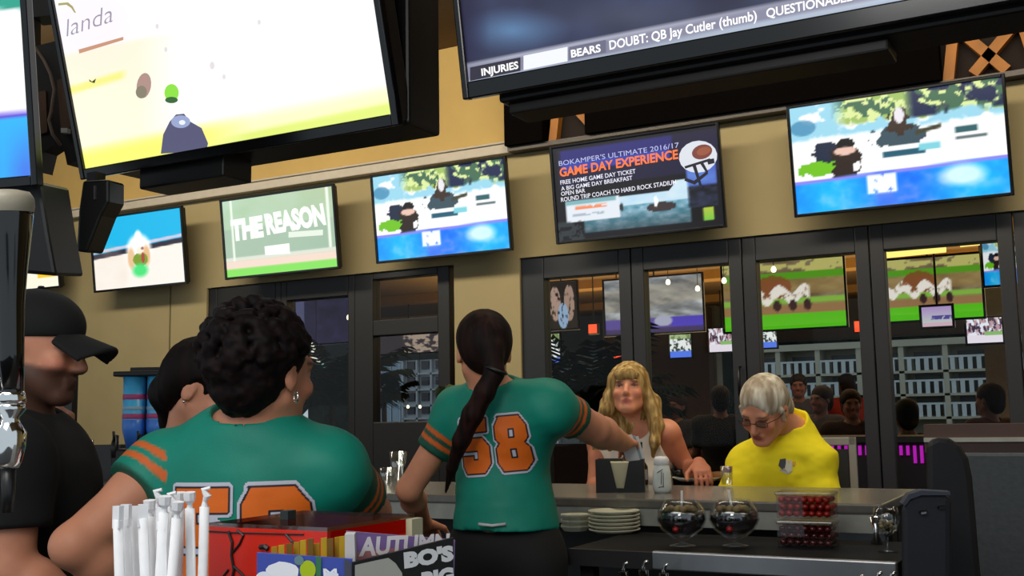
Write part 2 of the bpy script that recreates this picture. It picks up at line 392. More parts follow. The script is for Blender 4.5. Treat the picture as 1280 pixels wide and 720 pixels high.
def paint_slide(U, V, px, py):
    c = rgb(U, '0e0c16'); n = fbm(U*10, V*14); n2 = fbm(U*26, V*30, 2)
    c = over(c, st_(U-0.03)*st_(V-0.56)*st_(0.97-V), '1a1838')
    c = over(c, st_(U-0.05)*st_(0.74-U)*st_(V-0.83)*st_(.96-V), '2a2870'); c = over(c, st_(U-0.05)*st_(.72-U)*st_(V-0.735)*st_(.83-V), '3040a0')
    c = over(c, st_(U-0.42)*st_(0.98-U)*st_(V-0.52)*st_(.60-V)*0, '000000')
    sea = np.stack([0.35+0.6*(n2-.3), 0.6+0.4*(n2-.3), 0.68+0.4*(n2-.3)], -1)
    c = over(c, st_(U-0.17)*st_(0.82-U)*st_(0.34-V)*st_(V-0.06), sea*np.clip(0.4+V*2.2, 0, 1)[:, None]*0.95)
    c = over(c, st_(U-0.17)*st_(0.82-U)*st_(0.40+0.16*np.clip((U-.4)*4,0,1)*0-V+0.10*np.clip((U-0.70)*20,0,1))*st_(V-0.30), np.stack([.78+.2*(n-.5), .88+.1*(n-.5), .93+0*n], -1))
    c = over(c, st_(U-0.06)*st_(0.40-U)*st_(0.42-V)*st_(V-0.19), 'dfe6ee')
    c = over(c, st_(U-0.06)*st_(0.38-U)*st_(0.415-V)*st_(V-0.37), '7fb0b8')
    c = over(c, st_(0.017-np.abs(V-0.335))*st_(U-.12)*st_(.32-U)*st_(n2-.35), 'ee8a5a')
    c = over(c, st_(0.012-np.abs(V-0.26))*st_(U-.1)*st_(.30-U)*st_(n2-.45), 'a8b4c0')
    c = over(c, st_(el(U, V, 0.65, 0.25, 0.09, 0.05)-0.1, .1), '3a3032'); c = over(c, el(U, V, 0.62, 0.31, 0.012, 0.06), 'ffffff')
    c = over(c, el(U, V, 0.41, 0.29, 0.012, 0.05), '30343a')
    c = over(c, st_(U-0.81)*st_(0.98-U)*st_(V-0.42)*st_(.70-V)*0.9, np.stack([.25+.2*n, .45+.3*(n-.4), .75+.2*n], -1))
    c = over(c, st_(U-0.81)*st_(0.98-U)*st_(V-0.20)*st_(.42-V)*0.8, np.stack([.25*n2, .3*n2, .45*n2], -1))
    c = over(c, st_(U-0.83)*st_(.95-U)*st_(V-0.06)*st_(.2-V), '0c0a10'); c = over(c, st_(U-0.89)*st_(.95-U)*st_(V-0.06)*st_(.19-V), np.stack([.45+.6*(V-.06)*3, .75+0*U, .25+0*U], -1))
    c = over(c, st_(0.17-U)*st_(0.2-V)*st_(n2-.5)*.6, '445050')
    return c
def paint_jockey(U, V, px, py):
    c = rgb(U, 'f6efe6'); n = fbm(U*6, V*6)
    c = over(c, st_(V-(0.50+0.10*U)), '0fb4e6'); c = over(c, st_(0.035-np.abs(V-(0.47+0.10*U))), '2c2838'); c = over(c, st_(0.02-np.abs(V-(0.535+0.10*U))), 'c8c8e0')
    c = over(c, el(U, V, 0.10, .2, .3, .5)*0.3*n, 'e0c8b0')
    c = over(c, el(U, V, 0.52, 0.50, 0.16, 0.26, .3), 'ffffff'); c = over(c, el(U, V, 0.52, 0.68, 0.05, 0.12, .4), 'ffffff')
    c = over(c, el(U, V, 0.43, 0.40, 0.05, 0.18, .4)*.8, 'e2b078'); c = over(c, el(U, V, 0.60, 0.42, 0.05, 0.17, .4)*.8, 'e0a86c')
    c = over(c, st_(el(U, V, 0.53, 0.37, 0.085, 0.10)-.2, .15)*st_(n-.3, .2), '7a9a30'); c = over(c, el(U, V, 0.52, 0.22, 0.11, 0.12, .5), '48e07a')
    c = over(c, el(U, V, 0.53, 0.50, 0.05, 0.07, .4), 'f8ecdc'); c = over(c, el(U, V, 0.56, 0.52, 0.02, 0.02), 'a07060')
    c = over(c, st_(el(U, V, 0.56, 0.39, 0.02, 0.08)-.2), 'a8483a')
    return c
def paint_release(U, V, px, py):
    n = fbm(U*5, V*5)
    c = np.stack([0.68+0.06*n-0.10*U*(1-V), 0.80+0.05*n-0.04*U, 0.66+0.1*n-.06*U], -1)
    c = over(c, st_(0.62-V)*st_(V-.22)*0.55, '9fb3a4'); c = over(c, st_(V-.20)*st_(.25-V)*.8, 'e8e8dc'); c = over(c, st_(0.20-V), 'f0d8c8'); c = over(c, st_(0.10-V), '86e060')
    c = over(c, st_(0.012-np.abs(U-0.95))*st_(V-.25), 'eef8e8'); c = over(c, st_(0.010-np.abs(U-0.08))*st_(V-.2), 'eef8e8')
    return c
def paint_left(U, V, px, py):
    c = rgb(U, 'f8f2dc'); c = over(c, st_(V-0.45), '46285a'); c = over(c, st_(.35-np.abs(V-.45), .1)*st_(.06-np.abs(V-.42)), '58c040')
    c = over(c, st_(V-.16)*st_(.40-V)*st_(U-.75), 'f6c82a'); c = over(c, st_(V-.5)*st_(U-.94)*st_(fbm(U*40, V*30)-.4), 'f4d8ff'); return c
def paint_big(U, V, px, py):
    n = fbm(px/40, py/40); c = rgb(U, 'ffffff')
    e = py + 0.21*(px-107)
    c = over(c, np.clip((110-np.hypot(px-110, (py-30)))/80, 0, 1)*.5, 'f0e2f0')
    c = over(c, st_(py-(62-0.21*(px-110)), 6)*st_((205-px)/60, 1)*0.45, 'f6ecb4')
    c = over(c, np.clip((e-182)/16, 0, 1)*np.clip((340-px)/90, 0.25, 1), 'f0f030'); c = over(c, np.clip((e-205)/6, 0, 1)*np.clip((px-260)/50, 0, 1), 'c8e83a')
    c = over(c, np.clip((e-178)/20, 0, 1)*.5, 'fbf9c0')
    c = over(c, st_(5-np.abs(py-(108-0.30*(px-105))), 4)*st_(155-px, 10), 'f2f08a')
    return c
def sheet_big(S):
    S.text('landa', (84, 46), (142, 27), 22, '9a94a6', bold=-0.01, shear=0.25, up=(80, 24))
    S.poly([(99, 62), (155, 46), (155, 50), (100, 67)], 'c89478')
    pts = [(74, 4), (86, 3), (92, 8), (96, 16), (94, 16), (90, 10), (84, 6), (74, 7)]; S.poly(pts, 'a8a060')
    S.blob(181, 107, 9, 16, 'b09088', rot=0.15); S.blob(178, 115, 7, 8, '8a8270', rot=.1)
    S.blob(216, 116, 9, 11, '8ee04a'); S.blob(216, 125, 8, 4, '3c6a3c')
    S.poly([(113, 99), (117, 102), (122, 98), (120, 104), (114, 102)], '30352a')
    S.poly([(203, 192), (206, 168), (214, 152), (222, 143), (232, 142), (240, 152), (254, 160), (262, 179), (260, 188)], '5a5a78')
    S.blob(228, 152, 12, 8, '9aa6cc'); S.blob(230, 153, 4, 3, 'e8f0ff')
    for (x, y, k) in ((199, 33, 2), (210, 62, 2), (268, 82, 3), (283, 96, 2), (327, 28, 2)): S.blob(x, y, k, k*1.6, 'e2dce0')
def paint_news(U, V, px, py):
    n = fbm(px/90, py/70); c = np.stack([0.16+0.12*(n-.4), 0.17+0.16*(n-.4), 0.27+0.22*(n-.4)], -1)
    c = over(c, np.clip(1-np.hypot((px-640)/75, (py-38)/30), 0, 1)*.9, '5f86b0'); c = over(c, np.clip(1-np.hypot((px-790)/130, (py-20)/30), 0, 1)*.5, '55586a')
    c = over(c, np.clip((612-px)/30, 0, 1)*.8, '1c1838')
    e = py + 0.203*(px-590)
    c = over(c, st_(e-80, 1.5), 'a8aabc'); c = over(c, st_(e-82.5, 1.5), '84849a'); c = over(c, st_(e-101, 2), 'aab6c8'); c = over(c, st_(e-109, 2), '90a0b8')
    return c
def sheet_news(S):
    s = -0.203
    def bar(x0, x1, e0, e1, c): S.poly([(x0, e1+s*(x0-590)), (x1, e1+s*(x1-590)), (x1, e0+s*(x1-590)), (x0, e0+s*(x0-590))], c)
    bar(588, 651, 84, 101, '2c2838'); bar(655, 710, 83, 101, 'eef0fa'); bar(712, 758, 84, 100, '6a6a80')
    def t(txt, x0, x1, h, e=97.5, **k): S.text(txt, (x0, e+s*(x0-590)), (x1, e+s*(x1-590)), h, 'ffffff', up=(x0-0.8, e+s*(x0-590)-h), **k)
    t('INJURIES', 603, 649, 9, bold=0.03); t('BEARS', 715, 752, 9.5, bold=0.03)
    t('DOUBT: QB Jay Cutler (thumb)', 763, 947, 11.5, bold=0.02); t('QUESTIONABLE', 959, 1066, 11.5, bold=0.02)
def paint_far_left(U, V, px, py):
    c = rgb(U, 'ffffff'); c = over(c, np.clip((13-py)/3, 0, 1), '2ea08a'); c = over(c, st_(py-(142-.1*px), 2), '6048d8')
    c = over(c, st_(py-(149-.1*px), 2), '30b4f6'); c = over(c, np.clip((py-150)/60, 0, 1)*np.clip((px)/30, 0.2, 1)*.8, '4a70e8'); return c
def sheet_release(S):
    S.text('THE', (290, 300), (330, 294), 22, 'f8fcf4', bold=0.07, up=(288, 276)); S.text('REASON', (334, 292), (408, 279), 24, 'f8fcf4', bold=0.06, up=(330, 268))
    S.poly([(361, 290), (404, 287), (404, 294), (361, 297)], 'e4eee0'); S.poly([(331, 308), (362, 304), (363, 317), (332, 319)], 'fbfff8')
def sheet_slide(S):
    s = -0.155
    def t(txt, x0, y0, x1, h, c, **k): S.text(txt, (x0, y0), (x1, y0+s*(x1-x0)), h, c, up=(x0-0.6, y0-h), **k)
    t("BOKAMPER'S ULTIMATE 2016/17", 699, 207.5, 849, 6.3, 'b8bce8', bold=0.0)
    t('GAME DAY EXPERIENCE', 700, 221, 848, 11, 'ff7a3c', bold=0.03)
    t('FREE HOME GAME DAY TICKET', 701, 231, 795, 5.4, 'e8e8f4', bold=0.01)
    t('A BIG GAME DAY BREAKFAST', 702, 238.5, 791, 5.2, 'e8e8f4', bold=0.01)
    t('OPEN BAR', 702, 245, 732, 5.2, 'e8e8f4', bold=0.01)
    t('ROUND TRIP COACH TO HARD ROCK STADIUM', 702, 252.5, 846, 5.6, 'e8e8f4', bold=0.01)
    S.blob(873, 196, 24, 20, 'd8dce4', rot=-.15); S.blob(878, 190, 13, 9, '7a4038', rot=-.3); S.blob(880, 189, 9, 5, '98543c', rot=-.3)
    for q in ([(856, 208), (888, 198), (889, 201), (857, 211)], [(857, 222), (868, 226), (884, 214), (886, 217), (869, 231), (856, 226)], [(866, 207), (876, 236), (879, 235), (870, 205)], [(876, 205), (884, 217), (886, 215), (879, 202)], [(884, 200), (893, 198), (894, 204), (886, 206)]): S.poly(q, '20202c')
def from_px(bl, br, Y):
    a, b = PY(bl[0], bl[1], Y), PY(br[0], br[1], Y); return Vector(((a.x+b.x)/2, Y, (a.z+b.z)/2)), (b-a).x
GW = 'televisions along the back wall'
def wall_tv(label, bl, br, tl, tr, paint, sheet=None, tilt=7):
    Y = WY-0.21; c, w_ = from_px(bl, br, Y)
    t = math.radians(tilt)      # height from the top edge, on the tilted plane
    n = Vector((0, -math.cos(t), -math.sin(t))); hs = []
    for q in (tl, tr):
        r = ray(*q); k = (c-CAM).dot(n)/r.dot(n); hs.append(((CAM+r*k)-c).dot(Vector((0, -math.sin(t), math.cos(t)))))
    return television(label, GW, c, w_, sum(hs)/2, tilt=tilt, depth=0.06, paint=paint, sheet=sheet)
wall_tv('flat television with a cyan and cream picture, left of pale green screen', (117, 366), (233, 355), (113, 274), (224, 256), paint_jockey)
wall_tv('flat television showing pale green screen with big white lettering', (281, 350), (424, 336), (275, 250), (415, 229), paint_release, sheet_release)
wall_tv('boat picture television over the dark left doorway, beside the pale green screen', (470, 330), (640, 313), (461, 219), (632, 194), paint_boat)
wall_tv('flat television showing the orange lettered game day advertisement', (695, 307), (908, 283), (686, 184), (898, 150), paint_slide, sheet_slide)
wall_tv('largest looking boat picture television on the wall, above the right glass doors', (993, 275), (1268, 241), (982, 133), (1255, 91), paint_boat)
wall_tv('television mostly hidden behind the hanging black box at the far left wall', (-30, 372), (75, 358), (-42, 296), (62, 281), paint_left)

# three big sets hung over the bar
YB = 2.45
cB, wB = from_px((100, 229), (498, 152), YB)
rootB, MB_ = television('huge hanging television with a washed out white and yellow picture', 'big televisions hung over the bar', cB, wB, 0.80, tilt=15, depth=0.10, bez=0.022, bot=0.035, paint=paint_big, sheet=sheet_big, mount=None, res=(160, 90))
cC, wC = from_px((578, 134), (1330, -22), 2.5)
rootC, MC_ = television('huge hanging television with the dark picture and the INJURIES news ticker', 'big televisions hung over the bar', cC, wC, 0.90, tilt=10, depth=0.10, bez=0.02, bot=0.047, paint=paint_news, sheet=sheet_news, mount=None, res=(160, 90))
pA = PD(46, 232, 2.9); rA = Vector((math.cos(math.radians(13)), math.sin(math.radians(13)), 0))
rootA, MA_ = television('big television cut off by the left edge with white and blue picture', 'big televisions hung over the bar', pA - rA*0.62, 1.24, 0.74, tilt=8, yaw=13, depth=0.04, bez=0.02, bot=0.03, paint=paint_far_left, mount=None)
# housings behind them, hung from the ceiling
def local_box(root, name, Mx, x0, x1, y0, y1, z0, z1, m=None): return obj(name, B(x0, x1, y0, y1, z0, z1, Mx), m or M_black, root, bevel=0.008)
hw = wB/2
# side cabinet of B: closed black cupboard seen from the right
b = bmesh.new()
MBi = Matrix.Translation(cB)
p0 = PY(543, 166, YB+0.42); p1 = PY(486, 176, YB+0.06)
box(b, -hw+0.10, hw-0.004, 0.06, 0.23, 0.02, 0.95, MBi)
obj('housing', b, M_black, rootB, bevel=0.01)
obj('under_shelf', B(-hw*0.62, -hw*0.05, 0.03, 0.16, -0.055, 0.03, MBi), M_black, rootB, bevel=0.006)
obj('ceiling_pole', T([cB+Vector((0, 0.15, 0.9)), Vector((cB.x, cB.y+0.15, ZC+0.02))], 0.04), M_black, rootB)
MCi = Matrix.Translation(cC); hc = wC/2
obj('housing', B(-hc+0.08, hc, 0.06, 0.22, -0.005, 1.0, MCi), M_black, rootC, bevel=0.01)
obj('under_shelf', B(-hc+0.10, hc*0.5, 0.08, 0.20, -0.035, -0.005, MCi), mat('dark_shelf', (0.07, 0.045, 0.04), 0.5), rootC, bevel=0.006)
obj('ceiling_pole', T([cC+Vector((0, 0.15, 0.98)), Vector((cC.x, cC.y+0.15, ZC+0.02))], 0.04), M_black, rootC)
for (x, y, rr) in ((933, 102, 2.3), (731, 143, 1.6), (1052, 84, 1.6)):
    pp = PY(x, y, cC.y+0.35)
sp = PD(118, 228, 2.85)
# slim black loudspeaker under the left corner of set B
ls = thing('loudspeaker', PD(103, 318, 3.42), 'slim black loudspeaker angled down below the left corner of huge white screen', 'loudspeaker')
def prism(bm, pix, d0, d1, mi=0):
    a = [bm.verts.new(PD(x, y, d0)) for x, y in pix]
    c_ = PD(sum(p[0] for p in pix)/len(pix), sum(p[1] for p in pix)/len(pix), d0)
    sh_ = FWD*(d1-d0); b_ = [bm.verts.new(v.co + sh_) for v in a]
    bm.faces.new(a).material_index = mi; bm.faces.new(b_[::-1]).material_index = mi
    for i in range(len(a)): bm.faces.new((a[i], b_[i], b_[(i+1) % len(a)], a[(i+1) % len(a)])).material_index = mi
    return bm
obj('cabinet', prism(bmesh.new(), [(98, 262), (103, 226), (136, 224), (136, 252), (126, 270), (108, 316), (95, 314)], 3.40, 3.54), M_black, ls, bevel=0.008)
obj('trim_strip', prism(bmesh.new(), [(117, 232), (119, 232), (119, 249), (117, 249)], 3.390, 3.399), mat('grey_plastic', (0.3, 0.3, 0.3), 0.5), ls)
obj('bracket', B(-0.02, 0.02, -0.02, 0.02, 0, 0.03, Matrix.Translation(PD(120, 228, 3.46))), M_black, ls)
hb = thing('hanging_housing', PD(48, 345, 3.05), 'black hanging housing under the far left television beside the tap handle', 'loudspeaker')
obj('cabinet', prism(bmesh.new(), [(-40, 236), (50, 226), (60, 290), (70, 345), (10, 340), (-30, 330)], 3.0, 3.2), M_black, hb, bevel=0.01)
mf = thing('mounting_frame', PD(60, 185, 3.85), 'dark ceiling frame with loose cable between the two left televisions', 'bracket')
b = prism(bmesh.new(), [(34, 60), (100, 44), (104, 200), (84, 206), (80, 188), (66, 182), (54, 190), (48, 215), (40, 200)], 3.88, 4.0)
prism(b, [(30, -60), (70, -60), (74, 18), (36, 22)], 3.88, 4.0)
prism(b, [(-10, -200), (60, -200), (60, -50), (-10, -50)], 3.9, 3.98)
prism(b, [(34, 20), (42, 20), (42, 62), (34, 62)], 3.9, 3.96); prism(b, [(70, 16), (90, 12), (92, 50), (72, 52)], 3.9, 3.96)
obj('frame', b, mat('dark_brown', (0.09, 0.06, 0.05), 0.6, var=0.3), mf)
obj('brown_panel', prism(bmesh.new(), [(47, 115), (57, 113), (59, 165), (49, 168)], 3.865, 3.879), mat('brown_board', (0.38, 0.27, 0.20), 0.7), mf)
obj('brown_panel', prism(bmesh.new(), [(71, 100), (82, 97), (88, 160), (76, 160)], 3.865, 3.879), MC['brown_board'], mf)
obj('cable', T([PD(*q) for q in ((45, 60, 3.84), (55, 75, 3.82), (63, 92, 3.82), (68, 112, 3.83), (64, 140, 3.83), (61, 150, 3.83), (66, 168, 3.83), (76, 182, 3.84))], 0.006, n=6), mat('cable_skin', (0.5, 0.42, 0.36), 0.5), mf, smooth=True)
obj('connector', prism(bmesh.new(), [(76, 160), (84, 160), (84, 166), (76, 166)], 3.83, 3.86), mat('white_plastic', (0.8, 0.8, 0.78), 0.5), mf)

# ================================================================== PATIO BEYOND THE GLASS
struct('ground', B(-22, 14, WY+0.2, 95, -0.12, -0.02), mat('patio_paving', (0.30, 0.27, 0.25), 0.8))
M_soff = mat('patio_soffit', (0.50, 0.38, 0.22), 0.8)
struct('patio_ceiling', B(-20, 9, WY+0.2, 14.5, 2.78, 2.95), M_soff)
for i, y in enumerate((8.2, 10.4, 12.6)):
    struct('trim_%d' % (20+i), B(-20, 9, y, y+0.25, 2.69, 2.78), mat('gold_beam', (0.62, 0.45, 0.20), 0.7))
struct('trim_25', B(-20, 9, 14.2, 14.5, 2.28, 2.78), mat('grey_fascia', (0.42, 0.42, 0.43), 0.8))
M_col = mat('cream_column', (0.62, 0.58, 0.47), 0.8)
for i, (px, d) in enumerate(((889, 14.0), (769, 14.0), (1247, 14.2))):
    p = PY(px, 470, d); struct('column_%d' % (i+1), B(p.x-0.12, p.x+0.12, p.y-0.12, p.y+0.12, -0.02, 2.78), M_col)
pw0, pw1 = PY(818, 450, 13.2).x, PY(886, 450, 13.2).x
struct('patio_wall', B(pw0-0.7, pw1, 13.2, 13.4, -0.02, 2.7), mat('brown_render', (0.40, 0.31, 0.22), 0.9))
struct('patio_parapet', B(-20, 9, 14.2, 14.4, -0.02, 0.95), mat('parapet', (0.33, 0.25, 0.21), 0.8))

def paint_waves(U, V, px, py):
    n = fbm(U*7+V*6, V*9); c = np.stack([.55+.7*(n-.4)]*3, -1)+np.array([0, .01, .02]); c = over(c, st_(.20-np.abs(V-.60-.15*U), .05)*.4*n, 'b0905a')
    c = over(c, st_(0.26-V), '6050a8'); c = over(c, st_(.26-V)*st_(U-.68), '5040d0'); c = over(c, el(U, V, .60, .20, .10, .10), 'c0c0dc'); c = over(c, st_(0.08-V), '3a2c68'); return c*0.95
def paint_ball(U, V, px, py):
    n = fbm(U*8, V*12); c = np.stack([.55+.5*(n-.5), .48+.5*(n-.5), .36+.4*(n-.5)], -1)
    c = over(c, st_(V-.72)*st_(.83-V), '58a020'); c = over(c, st_(V-.83)*st_(n-.5), 'c8c070'); c = over(c, st_(.72-V)*st_(V-.5)*.6, 'a08048')
    c = over(c, st_(.36-V)*st_(V-.22), 'a07850'); c = over(c, st_(.44-V)*st_(V-.36), '8cc048'); c = over(c, st_(.22-V), '58c818')
    c = over(c, st_(el(U, V, .42, .62, .16, .18)-.1, .2)*.8, '8a4828')
    c = over(c, st_(.09-np.abs(V-.50-.06*np.sin(U*30)))*st_(U-.08)*st_(.72-U)*st_(fbm(U*26, V*10, 4)-.36, .1), 'fff4e8')
    for x in (.45, .58, .70): c = over(c, el(U, V, x, .34, .035, .09), '3a2028')
    return c
def paint_small(U, V, px, py):
    n = fbm(U*9, V*9); c = over(rgb(U, 'f4f6f4'), st_(n-.55, .1), '3a4840'); c = over(c, st_(V-.8)*.7, '90a860'); c = over(c, st_(.28-V), '5a80f0'); return c
def paint_crowd(U, V, px, py):
    n = fbm(U*16, V*5); c = over(rgb(U, 'c8a0a8'), st_(n-.5, .1), '403048'); c = over(c, st_(fbm(U*12, V*8, 7)-.55, .1), 'f4f4ff'); c = over(c, st_(.32-V), 'f4e8f4'); c = over(c, st_(.45-V)*st_(V-.3)*st_(U-.5), '90c070'); return c
def paint_fight(U, V, px, py):
    c = rgb(U, '0c0a10'); n = fbm(U*24, V*11)*0.9
    c = over(c, st_(el(U, V, .38, .55, .16, .38)-.1, .2)*st_(n-.35, .1), 'b89888'); c = over(c, st_(el(U, V, .78, .55, .15, .40)-.1, .2)*st_(n-.35, .1), 'b09080'); c = over(c, st_(el(U, V, .60, .28, .15, .28)-.1, .2)*st_(n-.3, .1), '9ab8d8'); return c
def paint_pink(U, V, px, py):
    c = np.stack([.85-.1*V, .62+.3*(1-V), .85+0*V], -1); c = over(c, st_(.1-np.abs(V-.45))*st_(U-.3)*st_(fbm(U*20, V*12)-.4, .1), '5a50a0'); return over(c, st_(.2-V), 'e8c0d0')
def patio_tv(label, tl, tr, br, bl, Y, paint, yaw=0, ms=None):
    c, w_ = from_px(bl, br, Y); c2, w2 = from_px(tl, tr, Y)
    r, _ = television(label, 'televisions out on the patio', c, w_, c2.z-c.z, tilt=2, depth=0.06, paint=paint, mount=None, ms=ms or M_scrd, res=(72, 40), yaw=yaw)
    obj('ceiling_pole', T([c+Vector((0, 0.05, c2.z-c.z)), Vector((c.x, c.y+0.05, 2.78))], 0.008, n=8), M_black, r)
    return r
patio_tv('patio television with grey waves picture over a purple band, behind the second glass door', (755, 349), (882, 340), (882, 415), (755, 421), 9.3, paint_waves)
patio_tv('patio television with green baseball picture, seen between third and second glass doors', (903, 332), (1060, 316), (1061, 408), (904, 419), 8.8, paint_ball)
patio_tv('patio television with green baseball picture, seen through the fourth glass door', (1095, 326), (1232, 312), (1233, 396), (1095, 408), 8.4, paint_ball)
patio_tv('patio television with two boxers on a black picture, through the first glass door', (676, 352), (724, 350), (724, 412), (676, 415), 9.9, paint_fight)
patio_tv('small bright blue and white patio television low in the first glass door', (668, 417), (701, 415), (702, 459), (668, 462), 11.5, paint_small, ms=M_scr)
patio_tv('small square patio television below the grey waves picture', (834, 418), (863, 415), (866, 447), (836, 450), 12.6, paint_small, ms=M_scr)
patio_tv('small patio television with a crowd picture right of the brown patio wall', (883, 410), (915, 407), (917, 440), (885, 443), 12.2, paint_crowd, ms=M_scr)
patio_tv('small patio television under the left end of the third door baseball picture', (948, 408), (972, 405), (973, 435), (949, 438), 12.0, paint_small, ms=M_scr)
patio_tv('patio television with crowd picture low at the right of the fourth glass door', (1205, 398), (1255, 392), (1257, 428), (1207, 434), 9.6, paint_crowd, ms=M_scr)
patio_tv('patio television with pink and white picture low in the fourth glass door', (1150, 382), (1194, 378), (1194, 409), (1150, 413), 8.0, paint_pink)
patio_tv('bright patio television cut by the right edge of the fourth glass door', (1228, 294), (1300, 286), (1300, 354), (1228, 362), 7.9, paint_boat)
patio_tv('dim patio television in the dark left doorway behind the curly hair', (368, 374), (438, 372), (438, 430), (368, 432), 9.6, lambda U, V, px, py: over(np.stack([.12+.1*fbm(U*8, V*8), .11+.08*fbm(U*8, V*8), .17+.15*fbm(U*8, V*8)], -1), st_(.16-U)*.7, '6a6a90'))
patio_tv('dim patio television at the top of the narrow left door glass', (466, 418), (552, 416), (552, 442), (466, 444), 10.5, lambda U, V, px, py: over(rgb(U, '3a3236'), st_(fbm(U*16, V*6)-.5, .1)*st_(U-.45), 'b09a88'))
for i, (x0, x1, y0, y1, lab) in enumerate(((1107, 1182, 302, 317, 'long warm tube light under the patio ceiling, left of the smaller one'), (1200, 1224, 294, 303, 'short warm tube light near the bright cut off patio television'))):
    a, b_ = PY(x0, y1, 7.6), PY(x1, y1-(x1-x0)*0.1, 7.6)
    r = thing('tube_light', (a+b_)/2, lab, 'light', 'patio tube lights')
    obj('diffuser', T([a, b_], 0.032, n=12), emis('warm_tube', (1.0, 0.86, 0.45), 1.6), r, smooth=True)
    obj('ceiling_rod', T([(a+b_)/2+Vector((0, 0, 0.03)), Vector(((a.x+b_.x)/2, 7.6, 2.78))], 0.008, n=6), M_black, r)
for (x, y, Y, lab) in ((741, 411, 10, 'small red lit sign beside the boxers television'), (772, 448, 10, 'small orange lit sign just above blonde hair'), (1075, 408, 9.5, 'small red lit sign at the edge of the third glass door')):
    p = PY(x, y, Y); r = thing('lit_sign', p, lab, 'sign', 'red lit signs on the patio')
    obj('sign_box', B(-0.055, 0.055, 0, 0.05, -0.055, 0.055, Matrix.Translation(p)), M_black, r); obj('lit_face', B(-0.045, 0.045, -0.006, 0, -0.045, 0.045, Matrix.Translation(p)), emis('red_led', (1, 0.30, 0.16), 1.6), r)
    obj('hanger', T([p+Vector((0, .025, .05)), Vector((p.x, p.y+.025, 2.78))], 0.006, n=6), M_black, r)
for i, (x, y, Y) in enumerate(((835, 352, 8.9), (872, 360, 8.9), (967, 336, 8.3), (436, 396, 8.0), (324, 381, 7.4), (510, 508, 13), (525, 508, 13), (905, 350, 8.5))):
    p = PY(x, y, Y); r = thing('pendant_bulb', p, 'small glowing pendant bulb on the patio, ' + ('seen before the grey waves picture', 'seen right of the waves picture middle', 'seen at the left of the baseball picture', 'seen right of the dim left doorway picture', 'seen above curly dark hair', 'low in narrow left door, left one', 'low in narrow left door, right one', 'seen at the top of second door glass')[i], 'light bulb', 'patio bulbs')
    obj('bulb', L([(0, -0.03), (0.016, -0.025), (0.022, -0.008), (0.018, 0.008), (0.009, 0.02), (0, 0.022)], p, n=14), emis('bulb_glow', (1, 0.92, 0.75), 2.5), r, smooth=True)
    if i not in (5, 6): obj('cord', T([p+Vector((0, 0, .02)), Vector((p.x, p.y, 2.78))], 0.003, n=5), M_black, r)
    else: obj('cord', T([p+Vector((0, 0, .02)), Vector((p.x, p.y, 2.78))], 0.003, n=5), M_black, r)

# hotel with balconies across the water
def hotel(label, x0, x1, Y, z_fl, m, mw, nb, depth=1.2, rails=True, ww=0.3, wh=(0.05, 0.80)):
    sp_ = z_fl[-1]-z_fl[-2]
    r = thing('hotel_building', ((x0+x1)/2, Y, 0), label, 'building')
    zt = z_fl[-1]
    obj('wall', B(x0, x1, Y+depth, Y+depth+6, 0, zt), m, r)
    W = (x1-x0)/nb
    for k, z in enumerate(z_fl[:-1]):
        obj('balcony_slab', B(x0, x1, Y, Y+depth, z-min(0.16, 0.10*sp_), z), m, r)
        if rails:
            b = bmesh.new(); rh = 0.56*sp_; box(b, x0, x1, Y+0.02, Y+0.07, z+rh-0.1, z+rh); n = int((x1-x0)/0.42)
            for i in range(n): x = x0 + (x1-x0)*(i+.5)/n; box(b, x-0.11, x+0.11, Y+0.03, Y+0.06, z, z+rh-0.1)
            obj('balcony_railing', b, MC['white_rail'] if 'white_rail' in MC else mat('white_rail', (0.72, 0.76, 0.77), 0.6), r)
    for i in range(nb+1):
        x = x0 + W*i; pw = min(0.14, 0.06*W); obj('pier', B(x-pw, x+pw, Y, Y+depth, 0, zt), m, r)
    for k, z in enumerate(z_fl[:-1]):
        for i in range(nb):
            x = x0 + W*(i+0.5); obj('window', B(x-W*ww, x+W*ww, Y+depth-0.05, Y+depth+0.02, z+sp_*wh[0], z+sp_*wh[1]), mw, r)
    obj('roof_edge', B(x0-0.2, x1+0.2, Y-0.1, Y+depth+6, zt, zt+0.35), m, r)
    return r
M_hot = mat('hotel_plaster', (0.66, 0.65, 0.58), 0.85, var=0.05, scale=1); M_hw = mat('hotel_window', (0.20, 0.20, 0.20), 0.3)
HY = 60
xa, xb = PY(925, 470, HY).x, PY(1300, 470, HY).x
zrow = lambda px, py, Y: PY(px, py, Y).z
hotel('cream hotel with white railed balconies seen through the two right glass doors', xa, xb, HY, [zrow(1150, 521, HY), zrow(1150, 492, HY), zrow(1150, 463, HY), zrow(1150, 432, HY)], M_hot, M_hw, 7, depth=1.6)
M_hb = mat('hotel_white', (0.66, 0.68, 0.70), 0.8); M_hp = mat('hotel_pane', (0.15, 0.13, 0.17), 0.3)
hotel('white apartment block with dark windows seen through narrow left door glass', PY(503, 470, 26).x, PY(575, 470, 26).x, 26, [0.1, zrow(530, 522, 26), zrow(530, 506, 26), zrow(530, 486, 26), zrow(530, 466, 26), zrow(530, 444, 26)], M_hb, M_hp, 4, depth=0.12, rails=False, ww=0.26, wh=(0.22, 0.68))
hotel('pale blue tower block at the left of narrow door glass', PY(466, 470, 30).x, PY(499, 470, 30).x, 30, [0.1, 2, 4], mat('blue_tower', (0.60, 0.68, 0.74), 0.7), mat('blue_pane', (0.50, 0.58, 0.64), 0.4), 3, depth=0.08, rails=False, ww=0.36, wh=(0.2, 0.8))
